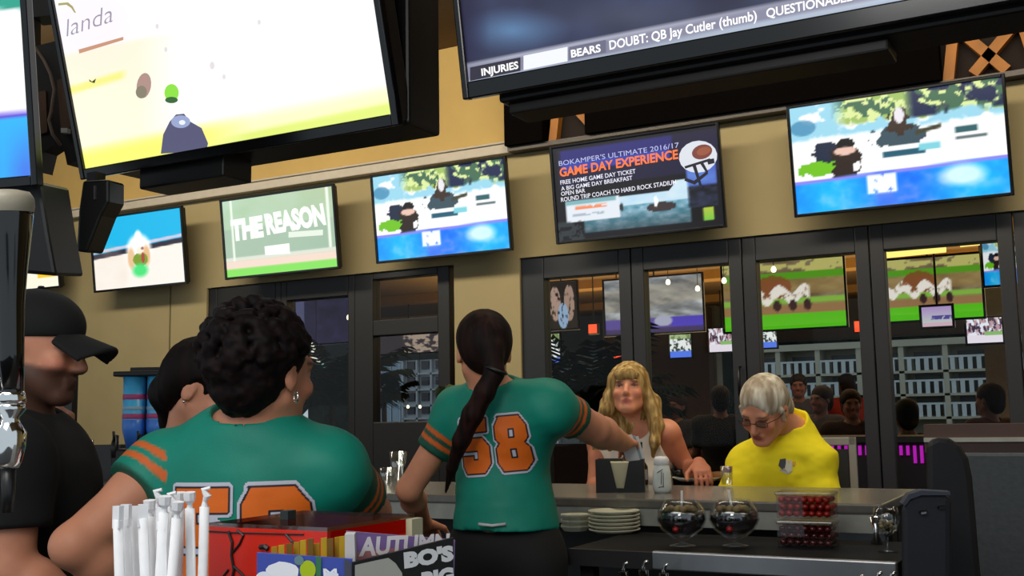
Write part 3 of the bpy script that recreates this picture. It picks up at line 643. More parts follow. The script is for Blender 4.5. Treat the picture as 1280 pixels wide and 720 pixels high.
hotel('grey pavilion seen low through the first glass door', PY(697, 470, 23).x, PY(768, 470, 23).x, 23, [0.1, zrow(730, 462, 23), zrow(730, 424, 23)], mat('grey_pavilion', (0.45, 0.47, 0.46), 0.8), mat('pavilion_pane', (0.36, 0.38, 0.37), 0.5), 3, depth=0.1, rails=False)

# ================================================================== PLANTS
def palm(label, base, h, R, n, mleaf, seed=1, trunk=True, pot=True, droop=0.6, cat='plant', group=None, lw=0.012):
    rnd = random.Random(seed); base = Vector(base); r = thing('potted_palm' if pot else 'palm_plant', base, label, cat, group)
    b = bmesh.new(); crown = base + Vector((0, 0, h))
    for i in range(n):
        a = 2*PI*i/n + rnd.random()*0.6; el_ = 0.25+0.95*rnd.random(); Lf = R*(0.7+0.5*rnd.random()); pts = []
        d = Vector((math.cos(a)*math.cos(el_), math.sin(a)*math.cos(el_), math.sin(el_))); p = crown.copy()
        for k in range(11):
            pts.append(p.copy()); p += d*Lf/10; d = (d + Vector((0, 0, -droop*0.11*(0.4+k*0.16)))).normalized()
        tube(b, pts, [0.005*(1-k/12) for k in range(11)], n=4)
        side0 = Vector((-math.sin(a), math.cos(a), 0))
        for k in range(2, 11):
            for j in (0, 0.5):
                q = pts[k] if not j else (pts[k]+pts[k-1])/2; t = (pts[k]-pts[k-1]).normalized()
                for s in (-1, 1):
                    L_ = Lf*0.34*math.sin(PI*(k-j+0.3)/12.5)+0.02; dd = (side0*s*0.8 + t*0.7 + Vector((0, 0, -0.25-0.3*rnd.random()))).normalized()
                    wv = t*lw; m_ = q+dd*L_*0.5+Vector((0, 0, 0.01)); e = q+dd*L_-Vector((0, 0, 0.02))
                    v = [b.verts.new(x) for x in (q-wv*0.5, m_-wv, e, m_+wv, q+wv*0.5)]; b.faces.new(v)
    obj('fronds', b, mleaf, r)
    if trunk: obj('stem', T([base+Vector((0, 0, 0.12 if pot else 0)), base+Vector((0.01, 0, h*0.5)), crown], [0.035, 0.028, 0.03]), mat('palm_stem', (0.25, 0.2, 0.12), 0.9, var=0.3), r, smooth=True)
    if pot: obj('pot', L([(0, 0), (0.15, 0), (0.20, 0.36), (0.215, 0.37), (0.215, 0.40), (0.19, 0.40), (0.18, 0.34), (0, 0.33)], base), mat('pot_clay', (0.2, 0.18, 0.17), 0.6), r, smooth=True)
    return r
def treeline():
    from types import SimpleNamespace
    r = random.Random(2); b = bmesh.new(); t = (-60, 70)
    for i in range(34):
        x = -85 + i*3.6 + r.random(); y = 78 + r.random()*4; h = 13 + r.random()*5; rad = 3.0+r.random()
        new = bmesh.ops.create_icosphere(b, subdivisions=4, radius=1.0)['verts']
        for v in new:
            n = v.co.copy(); d = 1+0.25*mnoise.noise(n*3+Vector((i*7, 0, 0)))+0.12*mnoise.noise(n*9+Vector((i*5, 0, 0)))
            v.co = Vector((x+n.x*rad*d, y+n.y*rad*d, max(-0.1, h*0.5+n.z*h*0.52*d)))
    tag(obj('tree_line', b, mat('far_leaf', (0.075, 0.095, 0.075), 0.95, var=0.5, scale=0.5, spec=0.05)), 'dark line of trees far behind the patio and pale buildings', 'trees', kind='stuff')
treeline()
M_leaf = mat('palm_leaf', (0.30, 0.34, 0.16), 0.6, var=0.35, scale=5); M_dleaf = mat('dark_leaf', (0.11, 0.15, 0.10), 0.9, var=0.4, scale=4, spec=0.1)
p = PY(618, 500, 5.75); palm('potted palm by the tan wall behind the server with the long ponytail', (p.x, 5.75, 0), 1.22, 0.40, 16, M_leaf, seed=3)
p = PY(738, 500, 7.6); palm('dark palm outside the first glass door beside the blonde woman', (p.x, 7.6, -0.02), 1.35, 0.75, 26, M_dleaf, seed=4, lw=0.02)
for i, (x, Y, h, R, n, lab) in enumerate(((415, 8.3, 1.5, 0.8, 28, 'dark bushy palm outside the left doorway, right of the curly hair'), (480, 9.5, 1.55, 0.34, 8, 'palm with drooping fronds before the pale blue tower'))):
    p = PY(x, 500, Y); palm(lab, (p.x, Y, -0.02), h, R, n, M_dleaf, seed=10+i, pot=False, lw=0.022, group=None)
p = PY(395, 440, 9.0); r = thing('lit_ornament', p, 'bright white and orange lit ornament hanging in the left doorway', 'ornament')
for nm, pts_, rr, mm in (('white_ribbon', [(382, 422), (388, 427), (393, 436), (388, 444), (396, 450), (400, 454)], 0.016, emis('ornament_white', (0.9, 0.88, 0.80), 1.2)), ('orange_ribbon', [(385, 440), (390, 446), (388, 452)], 0.018, emis('ornament_orange', (0.9, 0.5, 0.25), 1.0)), ('green_ribbon', [(402, 452), (405, 458), (408, 462)], 0.012, emis('ornament_green', (0.5, 0.75, 0.7), 0.8))):
    obj(nm, T([PY(x, y, 9.0) for x, y in pts_], rr, n=8), mm, r, smooth=True)
obj('hanger', T([p+Vector((0, 0, 0.1)), Vector((p.x, p.y, 2.78))], 0.004, n=5), M_black, r)

# ================================================================== BAR
ZB = 1.08; BY0, BY1 = 3.30, 3.97
xbe = PZ(1127, 620, ZB).x
M_top = mat('grey_stone', (0.40, 0.385, 0.36), 0.22, var=0.12, scale=30)
M_edge = mat('grey_edge', (0.60, 0.60, 0.57), 0.4, var=0.1, scale=20)
M_steel = mat('brushed_steel', (0.62, 0.63, 0.65), 0.32, 0.85, var=0.05)
M_dark = mat('dark_underbar', (0.07, 0.065, 0.07), 0.6)
r = thing('bar_counter', ((xbe-5.5)/2-1, 3.6, 0), 'long grey stone topped bar counter with a thick pale edge', 'bar counter')
XBL = -6.6
obj('countertop', B(XBL, xbe, BY0, BY1, ZB-0.03, ZB), M_top, r, bevel=0.006)
obj('edge_band', B(XBL, xbe-0.005, BY0+0.01, BY0+0.05, ZB-0.085, ZB-0.03), M_edge, r)
obj('back_panel', B(XBL, xbe-0.02, BY0+0.25, BY0+0.33, 0, ZB-0.03), M_dark, r)
obj('front_panel', B(XBL, xbe-0.02, BY0+0.36, BY0+0.42, 0, ZB-0.03), M_dark, r)
obj('splash_panel', B(PZ(1065, 640, 1.0).x, xbe-0.04, BY0+0.235, BY0+0.249, 0.84, 1.04), M_steel, r)
# lower shelf
ZS = 0.98; SY0 = 2.80
xs0, xs1 = PZ(694, 690, ZS).x, PZ(1130, 698, ZS).x
r = thing('speed_shelf', ((xs0+xs1)/2, 3.0, 0), 'dark lower work shelf with a steel front lip below the bar', 'shelf')
obj('shelf_top', B(xs0, xs1, SY0+0.012, 3.26, ZS-0.03, ZS), mat('shelf_black', (0.02, 0.02, 0.022), 0.6, spec=0.15), r)
obj('front_lip', B(xs0+0.25, xs1, SY0-0.01, SY0+0.012, ZS-0.045, ZS+0.004), M_steel, r, bevel=0.004)
obj('front_lip', B(xs0, xs0+0.25, SY0-0.008, SY0+0.012, ZS-0.045, ZS), M_dark, r)
for x in (xs0+0.03, (xs0+xs1)/2, xs1-0.05): obj('leg', B(x-0.02, x+0.02, SY0+0.05, SY0+0.09, 0, ZS-0.03), M_dark, r)
obj('lower_shelf', B(xs0, xs1, SY0+0.05, 3.26, 0.55, 0.58), M_dark, r)
for x in (xs0+0.03, xs1-0.05): obj('leg', B(x-0.02, x+0.02, 3.18, 3.22, 0, ZS-0.03), M_dark, r)

def onz(px, py, z): return PZ(px, py, z)
M_white = mat('white_china', (0.80, 0.79, 0.70), 0.35, var=0.03)
M_cream = mat('cream_paper', (0.72, 0.70, 0.58), 0.8, var=0.05)
M_clear = glassmat('clear_glass', (0.92, 0.94, 0.95), 0.07)
# napkin caddy on the bar
p = onz(768, 616, ZB); yaw = math.radians(20); Mx = Matrix.Translation(p+Vector((0, 0.06, 0))) @ Matrix.Rotation(yaw, 4, 'Z')
r = thing('napkin_caddy', p+Vector((0, 0.06, 0)), 'black plastic napkin and straw caddy on the bar below the outstretched arm', 'caddy')
b = bmesh.new(); box(b, -0.085, 0.085, -0.05, 0.05, 0, 0.012, Mx); box(b, -0.085, 0.085, 0.045, 0.05, 0.012, 0.115, Mx)
box(b, -0.085, -0.08, -0.05, 0.045, 0.012, 0.115, Mx); box(b, 0.08, 0.085, -0.05, 0.045, 0.012, 0.115, Mx)
for s in (-1, 1):
    vs = [b.verts.new(Mx @ Vector(q)) for q in ((s*0.012, -0.05, 0.012), (s*0.08, -0.05, 0.012), (s*0.08, -0.05, 0.115), (s*0.034, -0.05, 0.115))]
    v2 = [b.verts.new(v.co + Mx.to_3x3() @ Vector((0, 0.005, 0))) for v in vs]
    b.faces.new(vs); b.faces.new(v2[::-1])
    for i in range(4): b.faces.new((vs[i], v2[i], v2[(i+1) % 4], vs[(i+1) % 4]))
obj('holder', b, M_black, r)
obj('napkins', B(-0.06, 0.06, -0.04, 0.03, 0.013, 0.105, Mx), M_cream, r, bevel=0.003)
# black coffee-cup like holder right of it with garnish dispenser
p = onz(802, 606, ZB); r = thing('sauce_bottle', p, 'small dark bottle with white star label between caddy and white shaker', 'bottle')
obj('bottle_body', L([(0, 0), (0.024, 0), (0.026, 0.01), (0.026, 0.07), (0.012, 0.095), (0.011, 0.12), (0, 0.12)], p), M_gloss, r, smooth=True)
obj('label', L([(0.0265, 0.02), (0.0268, 0.021), (0.0268, 0.058), (0.0265, 0.059)], p), mat('grey_label', (0.5, 0.5, 0.5), 0.6), r)
# white shaker with a dark printed mark
p = onz(828, 616, ZB); r = thing('shaker_jar', p, 'white milk glass shaker jar standing on the bar edge', 'shaker')
obj('jar', L([(0, 0), (0.026, 0), (0.032, 0.012), (0.033, 0.03), (0.031, 0.07), (0.027, 0.09), (0.024, 0.096)], p), mat('milk_white', (0.80, 0.82, 0.80), 0.35), r, smooth=True)
obj('cap', L([(0.025, 0.096), (0.027, 0.098), (0.026, 0.115), (0.020, 0.124), (0, 0.126)], p), mat('cap_white', (0.85, 0.85, 0.85), 0.3), r, smooth=True)
b = bmesh.new()
for (a0, z0, a1, z1) in ((-0.9, 0.07, -0.3, 0.082), (-0.5, 0.03, -0.42, 0.075), (-0.8, 0.02, -0.25, 0.024), (-0.30, 0.02, -0.26, 0.07)):
    tube(b, [p+Vector((0.034*math.cos(a0-0.8+(a1-a0)*t), 0.034*math.sin(a0-0.8+(a1-a0)*t), z0+(z1-z0)*t)) for t in (0, .5, 1)], 0.0012, n=4)
obj('printed_mark', b, M_black, r)
# plate with food scraps, bowl, lime cup near the customers
p = onz(872, 601, ZB); r = thing('plate', p, 'white plate on the bar in front of the blonde woman', 'plate')
obj('dish', L([(0, 0.004), (0.06, 0.004), (0.10, 0.016), (0.105, 0.016), (0.07, 0.0), (0, 0)], p), M_white, r, smooth=True)
p = onz(850, 600, ZB); r = thing('sauce_cup', p+Vector((0, 0, .016)), 'small black sauce bowl on the white plate', 'bowl')
obj('cup', L([(0, 0), (0.025, 0), (0.042, 0.03), (0.038, 0.03), (0.022, 0.006), (0, 0.006)], p+Vector((0, 0, .016))), M_gloss, r, smooth=True)
p = onz(876, 602, ZB)+Vector((0, 0, .016)); r = thing('lime_wedge', p, 'green garnish lying on the white plate', 'garnish')
obj('wedge', L([(0, 0), (0.022, 0.002), (0.020, 0.012), (0, 0.02)], p, sy=0.5, n=12), mat('green_garnish', (0.15, 0.42, 0.30), 0.5), r, smooth=True)
p = onz(898, 601, ZB); r = thing('bread_piece', p, 'brown bread roll on the bar left of the yellow shirt', 'bread')
obj('crust', L([(0, 0), (0.045, 0.004), (0.052, 0.018), (0.035, 0.034), (0, 0.038)], p, sy=0.7, n=16), mat('brown_crust', (0.42, 0.26, 0.10), 0.8, var=0.3), r, smooth=True)
p = onz(909, 606, ZB); r = thing('tumbler', p, 'small clear tumbler with pale rim on the bar beside the yellow shirt', 'glass')
obj('tumbler_glass', L([(0, 0.004), (0.018, 0.004), (0.022, 0.07), (0.024, 0.07), (0.021, 0), (0, 0)], p), M_clear, r, smooth=True)
obj('paper_liner', L([(0.0185, 0.045), (0.0215, 0.069), (0.021, 0.069), (0.018, 0.045)], p), mat('pinkish_paper', (0.80, 0.66, 0.68), 0.7), r)
# food basket behind the server (left of the arm)
p = onz(712, 598, ZB); p.y = min(p.y, 3.80); r = thing('food_basket', p, 'shallow dark basket of fried food on the bar under the right arm', 'basket')
obj('basket', L([(0, 0.004), (0.08, 0.004), (0.11, 0.04), (0.115, 0.04), (0.085, 0), (0, 0)], p), M_dark, r, smooth=True)
b = bmesh.new()
for i in range(14):
    a = random.random()*6.3; q = random.random()*0.075; lathe(b, [(0, 0), (0.014, 0.004), (0.016, 0.014), (0.008, 0.022), (0, 0.024)], p+Vector((q*math.cos(a), q*math.sin(a), 0.012+random.random()*0.02)), n=8)
tag(obj('fried_pieces', b, mat('fried_brown', (0.45, 0.20, 0.10), 0.7, var=0.4), r, smooth=True), kind='stuff')
# stack of plates on the lower shelf
pc = onz(765, 666, ZS); 
GPl = 'stacked round plates on the lower shelf'
for k in range(6):
    q = pc+Vector((0, 0.02, k*0.0115)); r = thing('plate', q, ('bottom', 'second from bottom', 'third from bottom', 'third from top', 'second from top', 'topmost')[k]+' round cream plate in the low stack on the lower shelf', 'plate', GPl)
    obj('dish', L([(0, 0.003), (0.055, 0.003), (0.078, 0.012), (0.082, 0.012), (0.082, 0.009), (0.06, 0), (0, 0)], q, n=36), M_white, r, smooth=True)
pc = onz(716, 664, ZS)
for k in range(3):
    q = pc+Vector((0, 0.02, k*0.017)); r = thing('side_bowl', q, ('bottom', 'middle', 'topmost')[k]+' small cream dish in the pile left of the round plates', 'dish', 'small cream dishes beside the plates')
    obj('dish', L([(0, 0.003), (0.036, 0.003), (0.047, 0.019), (0.050, 0.019), (0.050, 0.014), (0.038, 0), (0, 0)], q, n=8), M_white, r)
# two large goblets with drinks
for i, (px, lab) in enumerate(((853, 'left of the two big round fishbowl goblets holding dark drinks'), (919, 'right of the two big round fishbowl goblets, below the pale tumbler'))):
    p = onz(px, 683, ZS); r = thing('fishbowl_goblet', p, lab, 'goblet', 'fishbowl goblets on the lower shelf')
    prof = [(0, 0), (0.036, 0.001), (0.036, 0.004), (0.006, 0.010), (0.006, 0.018), (0.03, 0.026), (0.058, 0.048), (0.071, 0.075), (0.066, 0.10), (0.050, 0.122), (0.046, 0.128)]
    obj('goblet_glass', L(prof + [(0.044, 0.128), (0.048, 0.12), (0.064, 0.10), (0.068, 0.075), (0.055, 0.050), (0.028, 0.030), (0, 0.026)], p, n=40), M_clear, r, smooth=True)
    obj('dark_drink', L([(0, 0.031), (0.027, 0.033), (0.053, 0.051), (0.066, 0.075), (0.063, 0.096), (0, 0.096)], p, n=32), glassmat('drink_dark', (0.30, 0.27, 0.29), 0.06, hi=0.5), r, smooth=True)
    b = bmesh.new()
    for k in range(9):
        a = k*0.75; q = 0.022+0.02*(k % 3)/2; lathe(b, [(0, 0), (0.011, 0.003), (0.012, 0.01), (0.006, 0.016), (0, 0.017)], p+Vector((q*math.cos(a), q*math.sin(a), 0.096)), n=8)
    obj('garnish', b, mat('tan_garnish', (0.55, 0.46, 0.30), 0.6, var=0.4), r, smooth=True)
    obj('straw', T([p+Vector((0.0, 0, 0.06)), p+Vector((-0.012 if i else 0.004, 0, 0.155))], 0.0035, n=8), mat('straw_clear', (0.75, 0.75, 0.75), 0.3), r, smooth=True)
    obj('red_cherry', L([(0, 0), (0.009, 0.004), (0.009, 0.012), (0, 0.017)], p+Vector((0.006, -0.066, 0.045)), n=12), mat('red_cherry', (0.55, 0.06, 0.08), 0.3), r, smooth=True)
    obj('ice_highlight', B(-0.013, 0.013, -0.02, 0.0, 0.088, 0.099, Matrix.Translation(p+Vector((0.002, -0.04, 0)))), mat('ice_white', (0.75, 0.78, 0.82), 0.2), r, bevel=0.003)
# two tier jars of fruit
for k, (py, zz, lab, mc) in enumerate(((684, ZS, 'lower clear tub of dark red cherries on the shelf', (0.30, 0.05, 0.05)), (0, ZS+0.078, 'upper clear tub of red and orange fruit stacked on another tub', (0.62, 0.12, 0.06)))):
    p0 = onz(1009, 684, ZS); p = Vector((p0.x, p0.y+0.02, zz)); r = thing('fruit_tub', p, lab, 'tub', 'stacked fruit tubs on the lower shelf')
    b = bmesh.new(); w_, d_ = 0.074, 0.045
    box(b, -w_, w_, -d_, -d_+0.003, 0, 0.062, Matrix.Translation(p)); box(b, -w_, w_, d_-0.003, d_, 0, 0.062, Matrix.Translation(p)); box(b, -w_, -w_+0.003, -d_, d_, 0, 0.062, Matrix.Translation(p)); box(b, w_-0.003, w_, -d_, d_, 0, 0.062, Matrix.Translation(p)); box(b, -w_, w_, -d_, d_, 0, 0.003, Matrix.Translation(p))
    obj('tub', b, glassmat('tub_clear', (0.92, 0.90, 0.90), 0.02, hi=0.25), r)
    obj('lid', B(-w_-0.003, w_+0.003, -d_-0.003, d_+0.003, 0.062, 0.072, Matrix.Translation(p)), glassmat('lid_glass', (0.75, 0.7, 0.7), 0.16, 0.15, hi=0.5), r, bevel=0.003)
    b = bmesh.new()
    for i in range(7):
        for j in range(4):
            for l in range(3): lathe(b, [(0, 0), (0.0085, 0.004), (0.010, 0.010), (0.0085, 0.016), (0, 0.019)], p+Vector((-0.062+0.0205*i+0.004*(l % 2), -0.033+0.021*j, 0.004+0.0185*l)), n=10)
    tag(obj('fruit', b, mat('fruit_%d' % k, mc, 0.25, var=0.5, scale=40, coat=0.5), r, smooth=True), kind='stuff')
# stemmed glass at right end
p = onz(1110, 690, ZS); r = thing('cocktail_glass', p, 'small stemmed glass with pale garnish at the right end of the shelf', 'glass')
obj('goblet_glass', L([(0, 0), (0.026, 0.001), (0.004, 0.008), (0.004, 0.04), (0.025, 0.055), (0.036, 0.085), (0.030, 0.115), (0.028, 0.115), (0.033, 0.085), (0.022, 0.058), (0, 0.045)], p), M_clear, r, smooth=True)
b = bmesh.new()
for k in range(10):
    a = k*1.9; lathe(b, [(0, 0), (0.007, 0.003), (0.007, 0.009), (0, 0.012)], p+Vector((0.014*math.cos(a), 0.014*math.sin(a), 0.056+0.002*k)), n=7)
obj('garnish', b, mat('pale_garnish', (0.55, 0.50, 0.38), 0.6, var=0.4), r, smooth=True)
p = onz(1096, 680, ZS); r = thing('jigger', p, 'shiny steel jigger beside the small stemmed glass', 'jigger')
obj('jigger_cup', L([(0, 0), (0.016, 0), (0.007, 0.03), (0.018, 0.075), (0.016, 0.075), (0.005, 0.033), (0, 0.03)], p), mat('chrome', (0.9, 0.9, 0.9), 0.08, 1.0, var=0.01), r, smooth=True)
M_chrome = MC['chrome']
# bottle necks in the speed rail below the shelf
for i, (px, py) in enumerate(((779, 700), (804, 698), (829, 702), (1072, 716), (1095, 712), (1112, 712))):
    p = PY(px, py, SY0-0.08); r = thing('liquor_bottle', (p.x, p.y, p.z-0.26), ('chrome pour spout of the leftmost dark bottle below the shelf', 'chrome pour spout of the middle dark bottle below the plates', 'chrome pour spout of a dark bottle left of the goblets, rightmost of three', 'leftmost of three spouted bottles under the steel lip at right', 'middle of three spouted bottles under the steel lip at right', 'rightmost of three spouted bottles under the steel lip at right')[i], 'bottle', 'spouted bottles in the speed rail')
    q = Vector((p.x, p.y, p.z-0.26))
    obj('bottle_body', L([(0, 0), (0.029, 0), (0.030, 0.01), (0.030, 0.15), (0.014, 0.19), (0.013, 0.23), (0, 0.23)], q), M_gloss, r, smooth=True)
    obj('pour_spout', T([q+Vector((0, 0, 0.225)), q+Vector((0, 0, 0.238)), q+Vector((0.006, -0.002, 0.25)), q+Vector((0.014, -0.004, 0.255))], [0.009, 0.006, 0.004, 0.0035]), M_chrome, r, smooth=True)
r = thing('speed_rail', ((xs0+xs1)/2, SY0-0.08, 0.5), 'dark bottle trough running below the lower shelf', 'rail')
zr = PY(800, 700, SY0-0.08).z-0.262
obj('trough', B(xs0+0.1, xs1, SY0-0.13, SY0-0.03, zr-0.10-0.01, zr-0.003), M_dark, r)
obj('bracket', B(xs0+0.1, xs1, SY0-0.03, SY0+0.049, zr-0.06, zr-0.04), M_dark, r)
# glasses on the bar between the two servers
for (px, py, h, rr, lab) in ((498, 596, 0.13, 0.035, 'tall clear pint glass on the bar between two green jerseys'), (484, 606, 0.07, 0.03, 'short clear glass beside tall pint glass on the bar')):
    p = onz(px, py, ZB); p = p*(1 if p.y < 3.9 else 3.9/p.y); p.z = ZB; r = thing('pint_glass', p, lab, 'glass')
    obj('tumbler_glass', L([(0, 0.006), (rr*0.75, 0.006), (rr, h), (rr+0.002, h), (rr*0.8, 0), (0, 0)], p), glassmat('bright_glass', (0.80, 0.84, 0.86), 0.22), r, smooth=True)
p = onz(540, 612, ZB); 
# slush machine and grey box far left on the bar
M_cyan = mat('slush_blue', (0.32, 0.74, 1.0), 0.3, var=0.12, scale=20); M_pinks = mat('slush_pink', (0.72, 0.28, 0.50), 0.4); M_navy = mat('slush_deep', (0.26, 0.52, 0.92), 0.3)
pl, pr_ = PD(152, 552, 5.0), PD(216, 550, 5.0); pb = PD(180, 552, 5.0); base = Vector((pb.x, pb.y, ZB))
r = thing('slush_machine', base, 'frozen drink machine with two blue striped tanks by the tan wall', 'drink machine')
rt = (pr_-pl); rt.z = 0; rt.normalize(); bk = Vector((-rt.y, rt.x, 0)); Mx = Matrix(((rt.x, bk.x, 0, base.x), (rt.y, bk.y, 0, base.y), (0, 0, 1, base.z), (0, 0, 0, 1)))
hz = pb.z-ZB
obj('body', B(-0.125, 0.125, -0.08, 0.14, 0, hz-0.03, Mx), M_black, r, bevel=0.01)
obj('rear_column', B(-0.115, 0.115, 0.12, 0.18, hz-0.03, hz+0.35, Mx), M_black, r)
for s in (-1, 1):
    tcp = Mx @ Vector((s*0.056, 0.02, hz-0.03)); b = L([(0, 0), (0.030, 0), (0.050, 0.09), (0.051, 0.33), (0, 0.33)], tcp, n=24)
    tk = obj('tank', b, M_cyan, r, smooth=True)
    obj('tank_base', L([(0.0, -0.002), (0.031, -0.002), (0.0515, 0.088), (0.0525, 0.13), (0.0515, 0.131)], tcp, n=24), M_navy, tk, smooth=True)
    for zz in (0.135, 0.225): obj('pink_band', L([(0.0512, zz), (0.0525, zz+0.002), (0.0525, zz+0.022), (0.0512, zz+0.024)], tcp, n=24), M_pinks, tk, smooth=True)
    obj('printed_mark', L([(0.0512, 0.176), (0.0525, 0.178), (0.0525, 0.190), (0.0512, 0.192)], tcp, n=24), mat('pale_print', (0.6, 0.75, 0.85), 0.5), tk, smooth=True)
    tp = obj('tap', T([Mx @ Vector((s*0.056-0.055, -0.05, hz+0.03)), Mx @ Vector((s*0.056-0.055, -0.07, hz-0.02)), Mx @ Vector((s*0.056-0.055, -0.075, hz-0.07))], [0.012, 0.018, 0.012]), M_black, r, smooth=True)
    obj('tap_lever', T([Mx @ Vector((s*0.056-0.055, -0.072, hz)), Mx @ Vector((s*0.056-0.055, -0.085, hz+0.05))], 0.006, n=8), M_black, tp, smooth=True)
obj('top_cover', B(-0.135, 0.125, -0.05, 0.18, hz+0.301, hz+0.325, Mx), M_black, r, bevel=0.006)
p0, p1 = PD(102, 605, 5.15), PD(148, 603, 5.15)
p0 = onz(103, 604, ZB); r = thing('grey_bin', p0+Vector((0.08, 0.05, 0)), 'dark grey plastic caddy bin on the bar between capped man and drink machine', 'bin')
c_ = onz(126, 602, ZB); rt = (PD(148, 602, 5.2)-PD(102, 602, 5.2)); rt.z = 0; rt.normalize(); bk = Vector((-rt.y, rt.x, 0))
Mx = Matrix(((rt.x, bk.x, 0, c_.x+bk.x*0.08), (rt.y, bk.y, 0, c_.y+bk.y*0.08), (0, 0, 1, ZB), (0, 0, 0, 1)))
b = bmesh.new(); box(b, -0.085, 0.085, -0.07, -0.062, 0, 0.17, Mx); box(b, -0.085, 0.085, 0.062, 0.07, 0, 0.17, Mx); box(b, -0.085, -0.077, -0.062, 0.062, 0, 0.17, Mx); box(b, 0.077, 0.085, -0.062, 0.062, 0, 0.17, Mx); box(b, -0.077, 0.077, -0.062, 0.062, 0, 0.01, Mx)
obj('bin', b, mat('grey_bin_plastic', (0.26, 0.255, 0.26), 0.55), r)
p = onz(108, 606, ZB); r = thing('tumbler', p, 'clear glass just behind capped man shoulder', 'glass')
obj('tumbler_glass', L([(0, 0.006), (0.02, 0.006), (0.026, 0.20), (0.028, 0.20), (0.023, 0), (0, 0)], p), M_clear, r, smooth=True)
# violet neon tube on a dark column behind the capped man
pa, pb_ = PD(89, 466, 6.2), PD(89, 492, 6.2)
r = thing('neon_sign', Vector((pa.x, pa.y, 0)), 'dark upright cabinet with short violet neon tube behind the cap', 'neon light')
ax = PD(95, 480, 6.22)
obj('cabinet', B(ax.x-0.56, ax.x-0.03, ax.y, ax.y+0.04, 0, PD(95, 455, 6.22).z), M_black, r)
obj('tube', T([pa, pb_], 0.014), emis('violet_neon', (0.45, 0.25, 1.0), 1.6), r, smooth=True)

# ================================================================== STOOLS, BOOTH
M_metal = mat('pale_metal', (0.55, 0.53, 0.50), 0.4, 0.3)
def stool(label, x, y, rz, back=True):
    r = thing('bar_stool', (x, y, 0), label, 'bar stool'); Mx = Matrix.Translation((x, y, 0)) @ Matrix.Rotation(rz, 4, 'Z')
    obj('seat', B(-0.19, 0.19, -0.19, 0.19, 0.70, 0.75, Mx), M_dark, r, bevel=0.015)
    for sx in (-1, 1):
        for sy in (-1, 1): obj('leg', T([Mx @ Vector((sx*0.17, sy*0.17, 0.70)), Mx @ Vector((sx*0.21, sy*0.21, 0))], 0.012, n=8), M_metal, r, smooth=True)
    b = bmesh.new()
    for s in (-1, 1): box(b, -0.20, 0.20, s*0.2-0.008, s*0.2+0.008, 0.22, 0.24, Mx)
    obj('footrest', b, M_metal, r)
    if back:
        b = bmesh.new()
        for s in (-1, 1): box(b, s*0.185-0.016, s*0.185+0.016, 0.19, 0.215, 0.70, 1.24, Mx)
        box(b, -0.2, 0.2, 0.19, 0.215, 1.205, 1.24, Mx); obj('back_frame', b, M_metal, r, bevel=0.004)
        obj('back_pad', B(-0.165, 0.165, 0.195, 0.212, 0.84, 1.19, Mx), M_dark, r)
    return r
# magenta reflections in the glass, built as glowing strips under the patio bar
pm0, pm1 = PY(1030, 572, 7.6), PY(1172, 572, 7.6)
r = thing('patio_bar', ((pm0.x+pm1.x)/2, 7.8, -0.02), 'dark patio bar front with magenta glass reflections built as a row of glowing strips', 'bar counter')
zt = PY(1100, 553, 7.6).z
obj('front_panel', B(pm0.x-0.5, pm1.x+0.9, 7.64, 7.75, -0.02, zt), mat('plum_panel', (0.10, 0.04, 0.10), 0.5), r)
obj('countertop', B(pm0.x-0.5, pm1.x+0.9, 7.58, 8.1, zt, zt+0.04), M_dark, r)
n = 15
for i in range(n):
    px = 1040+i*120/(n-1); ln = 22 if i > 11 else 12; a, b_ = PY(px, 557, 7.62), PY(px, 557+ln, 7.62); obj('reflection_strip', B(a.x-0.009, a.x+0.009, 7.615, 7.64, b_.z, a.z), emis('magenta_reflection', (0.75, 0.05, 0.72), 0.9), r)
# booth and dark chair at right
M_booth = mat('slate_booth', (0.235, 0.26, 0.285), 0.75, var=0.12, scale=50, bump=0.1)
M_navy2 = mat('dark_slate', (0.115, 0.125, 0.155), 0.6, var=0.1, scale=30)
M_wood = mat('brown_wood_rail', (0.27, 0.185, 0.165), 0.6, var=0.15, scale=6)
yb = 4.4; zA = PY(1220, 530, yb).z; zBt = PY(1220, 566, yb).z
xa, xb_ = PY(1155, 560, yb).x, 1.9
r = thing('booth_bench', ((xa+xb_)/2, yb, 0), 'tall slate grey booth back with brown wooden top rail', 'booth')
obj('wood_rail', B(xa, xb_, yb+0.02, yb+0.14, zBt, zA), M_wood, r)
zs = PY(1220, 549, yb).z
obj('grey_strip', B(xa, xb_, yb+0.005, yb+0.02, zs-0.010, zs+0.006), M_edge, r)
obj('backrest', B(PY(1190, 560, yb).x, xb_, yb, yb+0.16, 0.15, zBt), M_booth, r, bevel=0.012)
obj('kick_base', B(xa+0.1, xb_, yb+0.02, yb+0.15, 0, 0.15), M_dark, r)
def rounded(pix, d0, d1, name, m, root, bev=0.02):
    bm = bmesh.new(); a = [bm.verts.new(PD(x, y, d0)) for x, y in pix]; k = (d1-d0)*0.5
    cx = sum(p[0] for p in pix)/len(pix); b_ = [bm.verts.new(PD(cx+(x-cx)*0.97, y+6, d1)) for x, y in pix]
    bm.faces.new(a); bm.faces.new(b_[::-1])
    for i in range(len(a)): bm.faces.new((a[i], b_[i], b_[(i+1) % len(a)], a[(i+1) % len(a)]))
    return obj(name, bm, m, root, bevel=bev, smooth=False)
r = thing('padded_chair', PD(1195, 1200, 2.9), 'dark high chair back with a long rounded shoulder at the end of bar', 'chair'); r.location.z = 0
cv = [(1158, 552), (1172, 545), (1186, 547), (1200, 556), (1210, 572), (1215, 595), (1219, 640), (1224, 700), (1234, 800), (1160, 800)]
rounded(cv, 2.75, 3.0, 'backrest', mat('chair_dark', (0.105, 0.10, 0.11), 0.6, var=0.1), r)
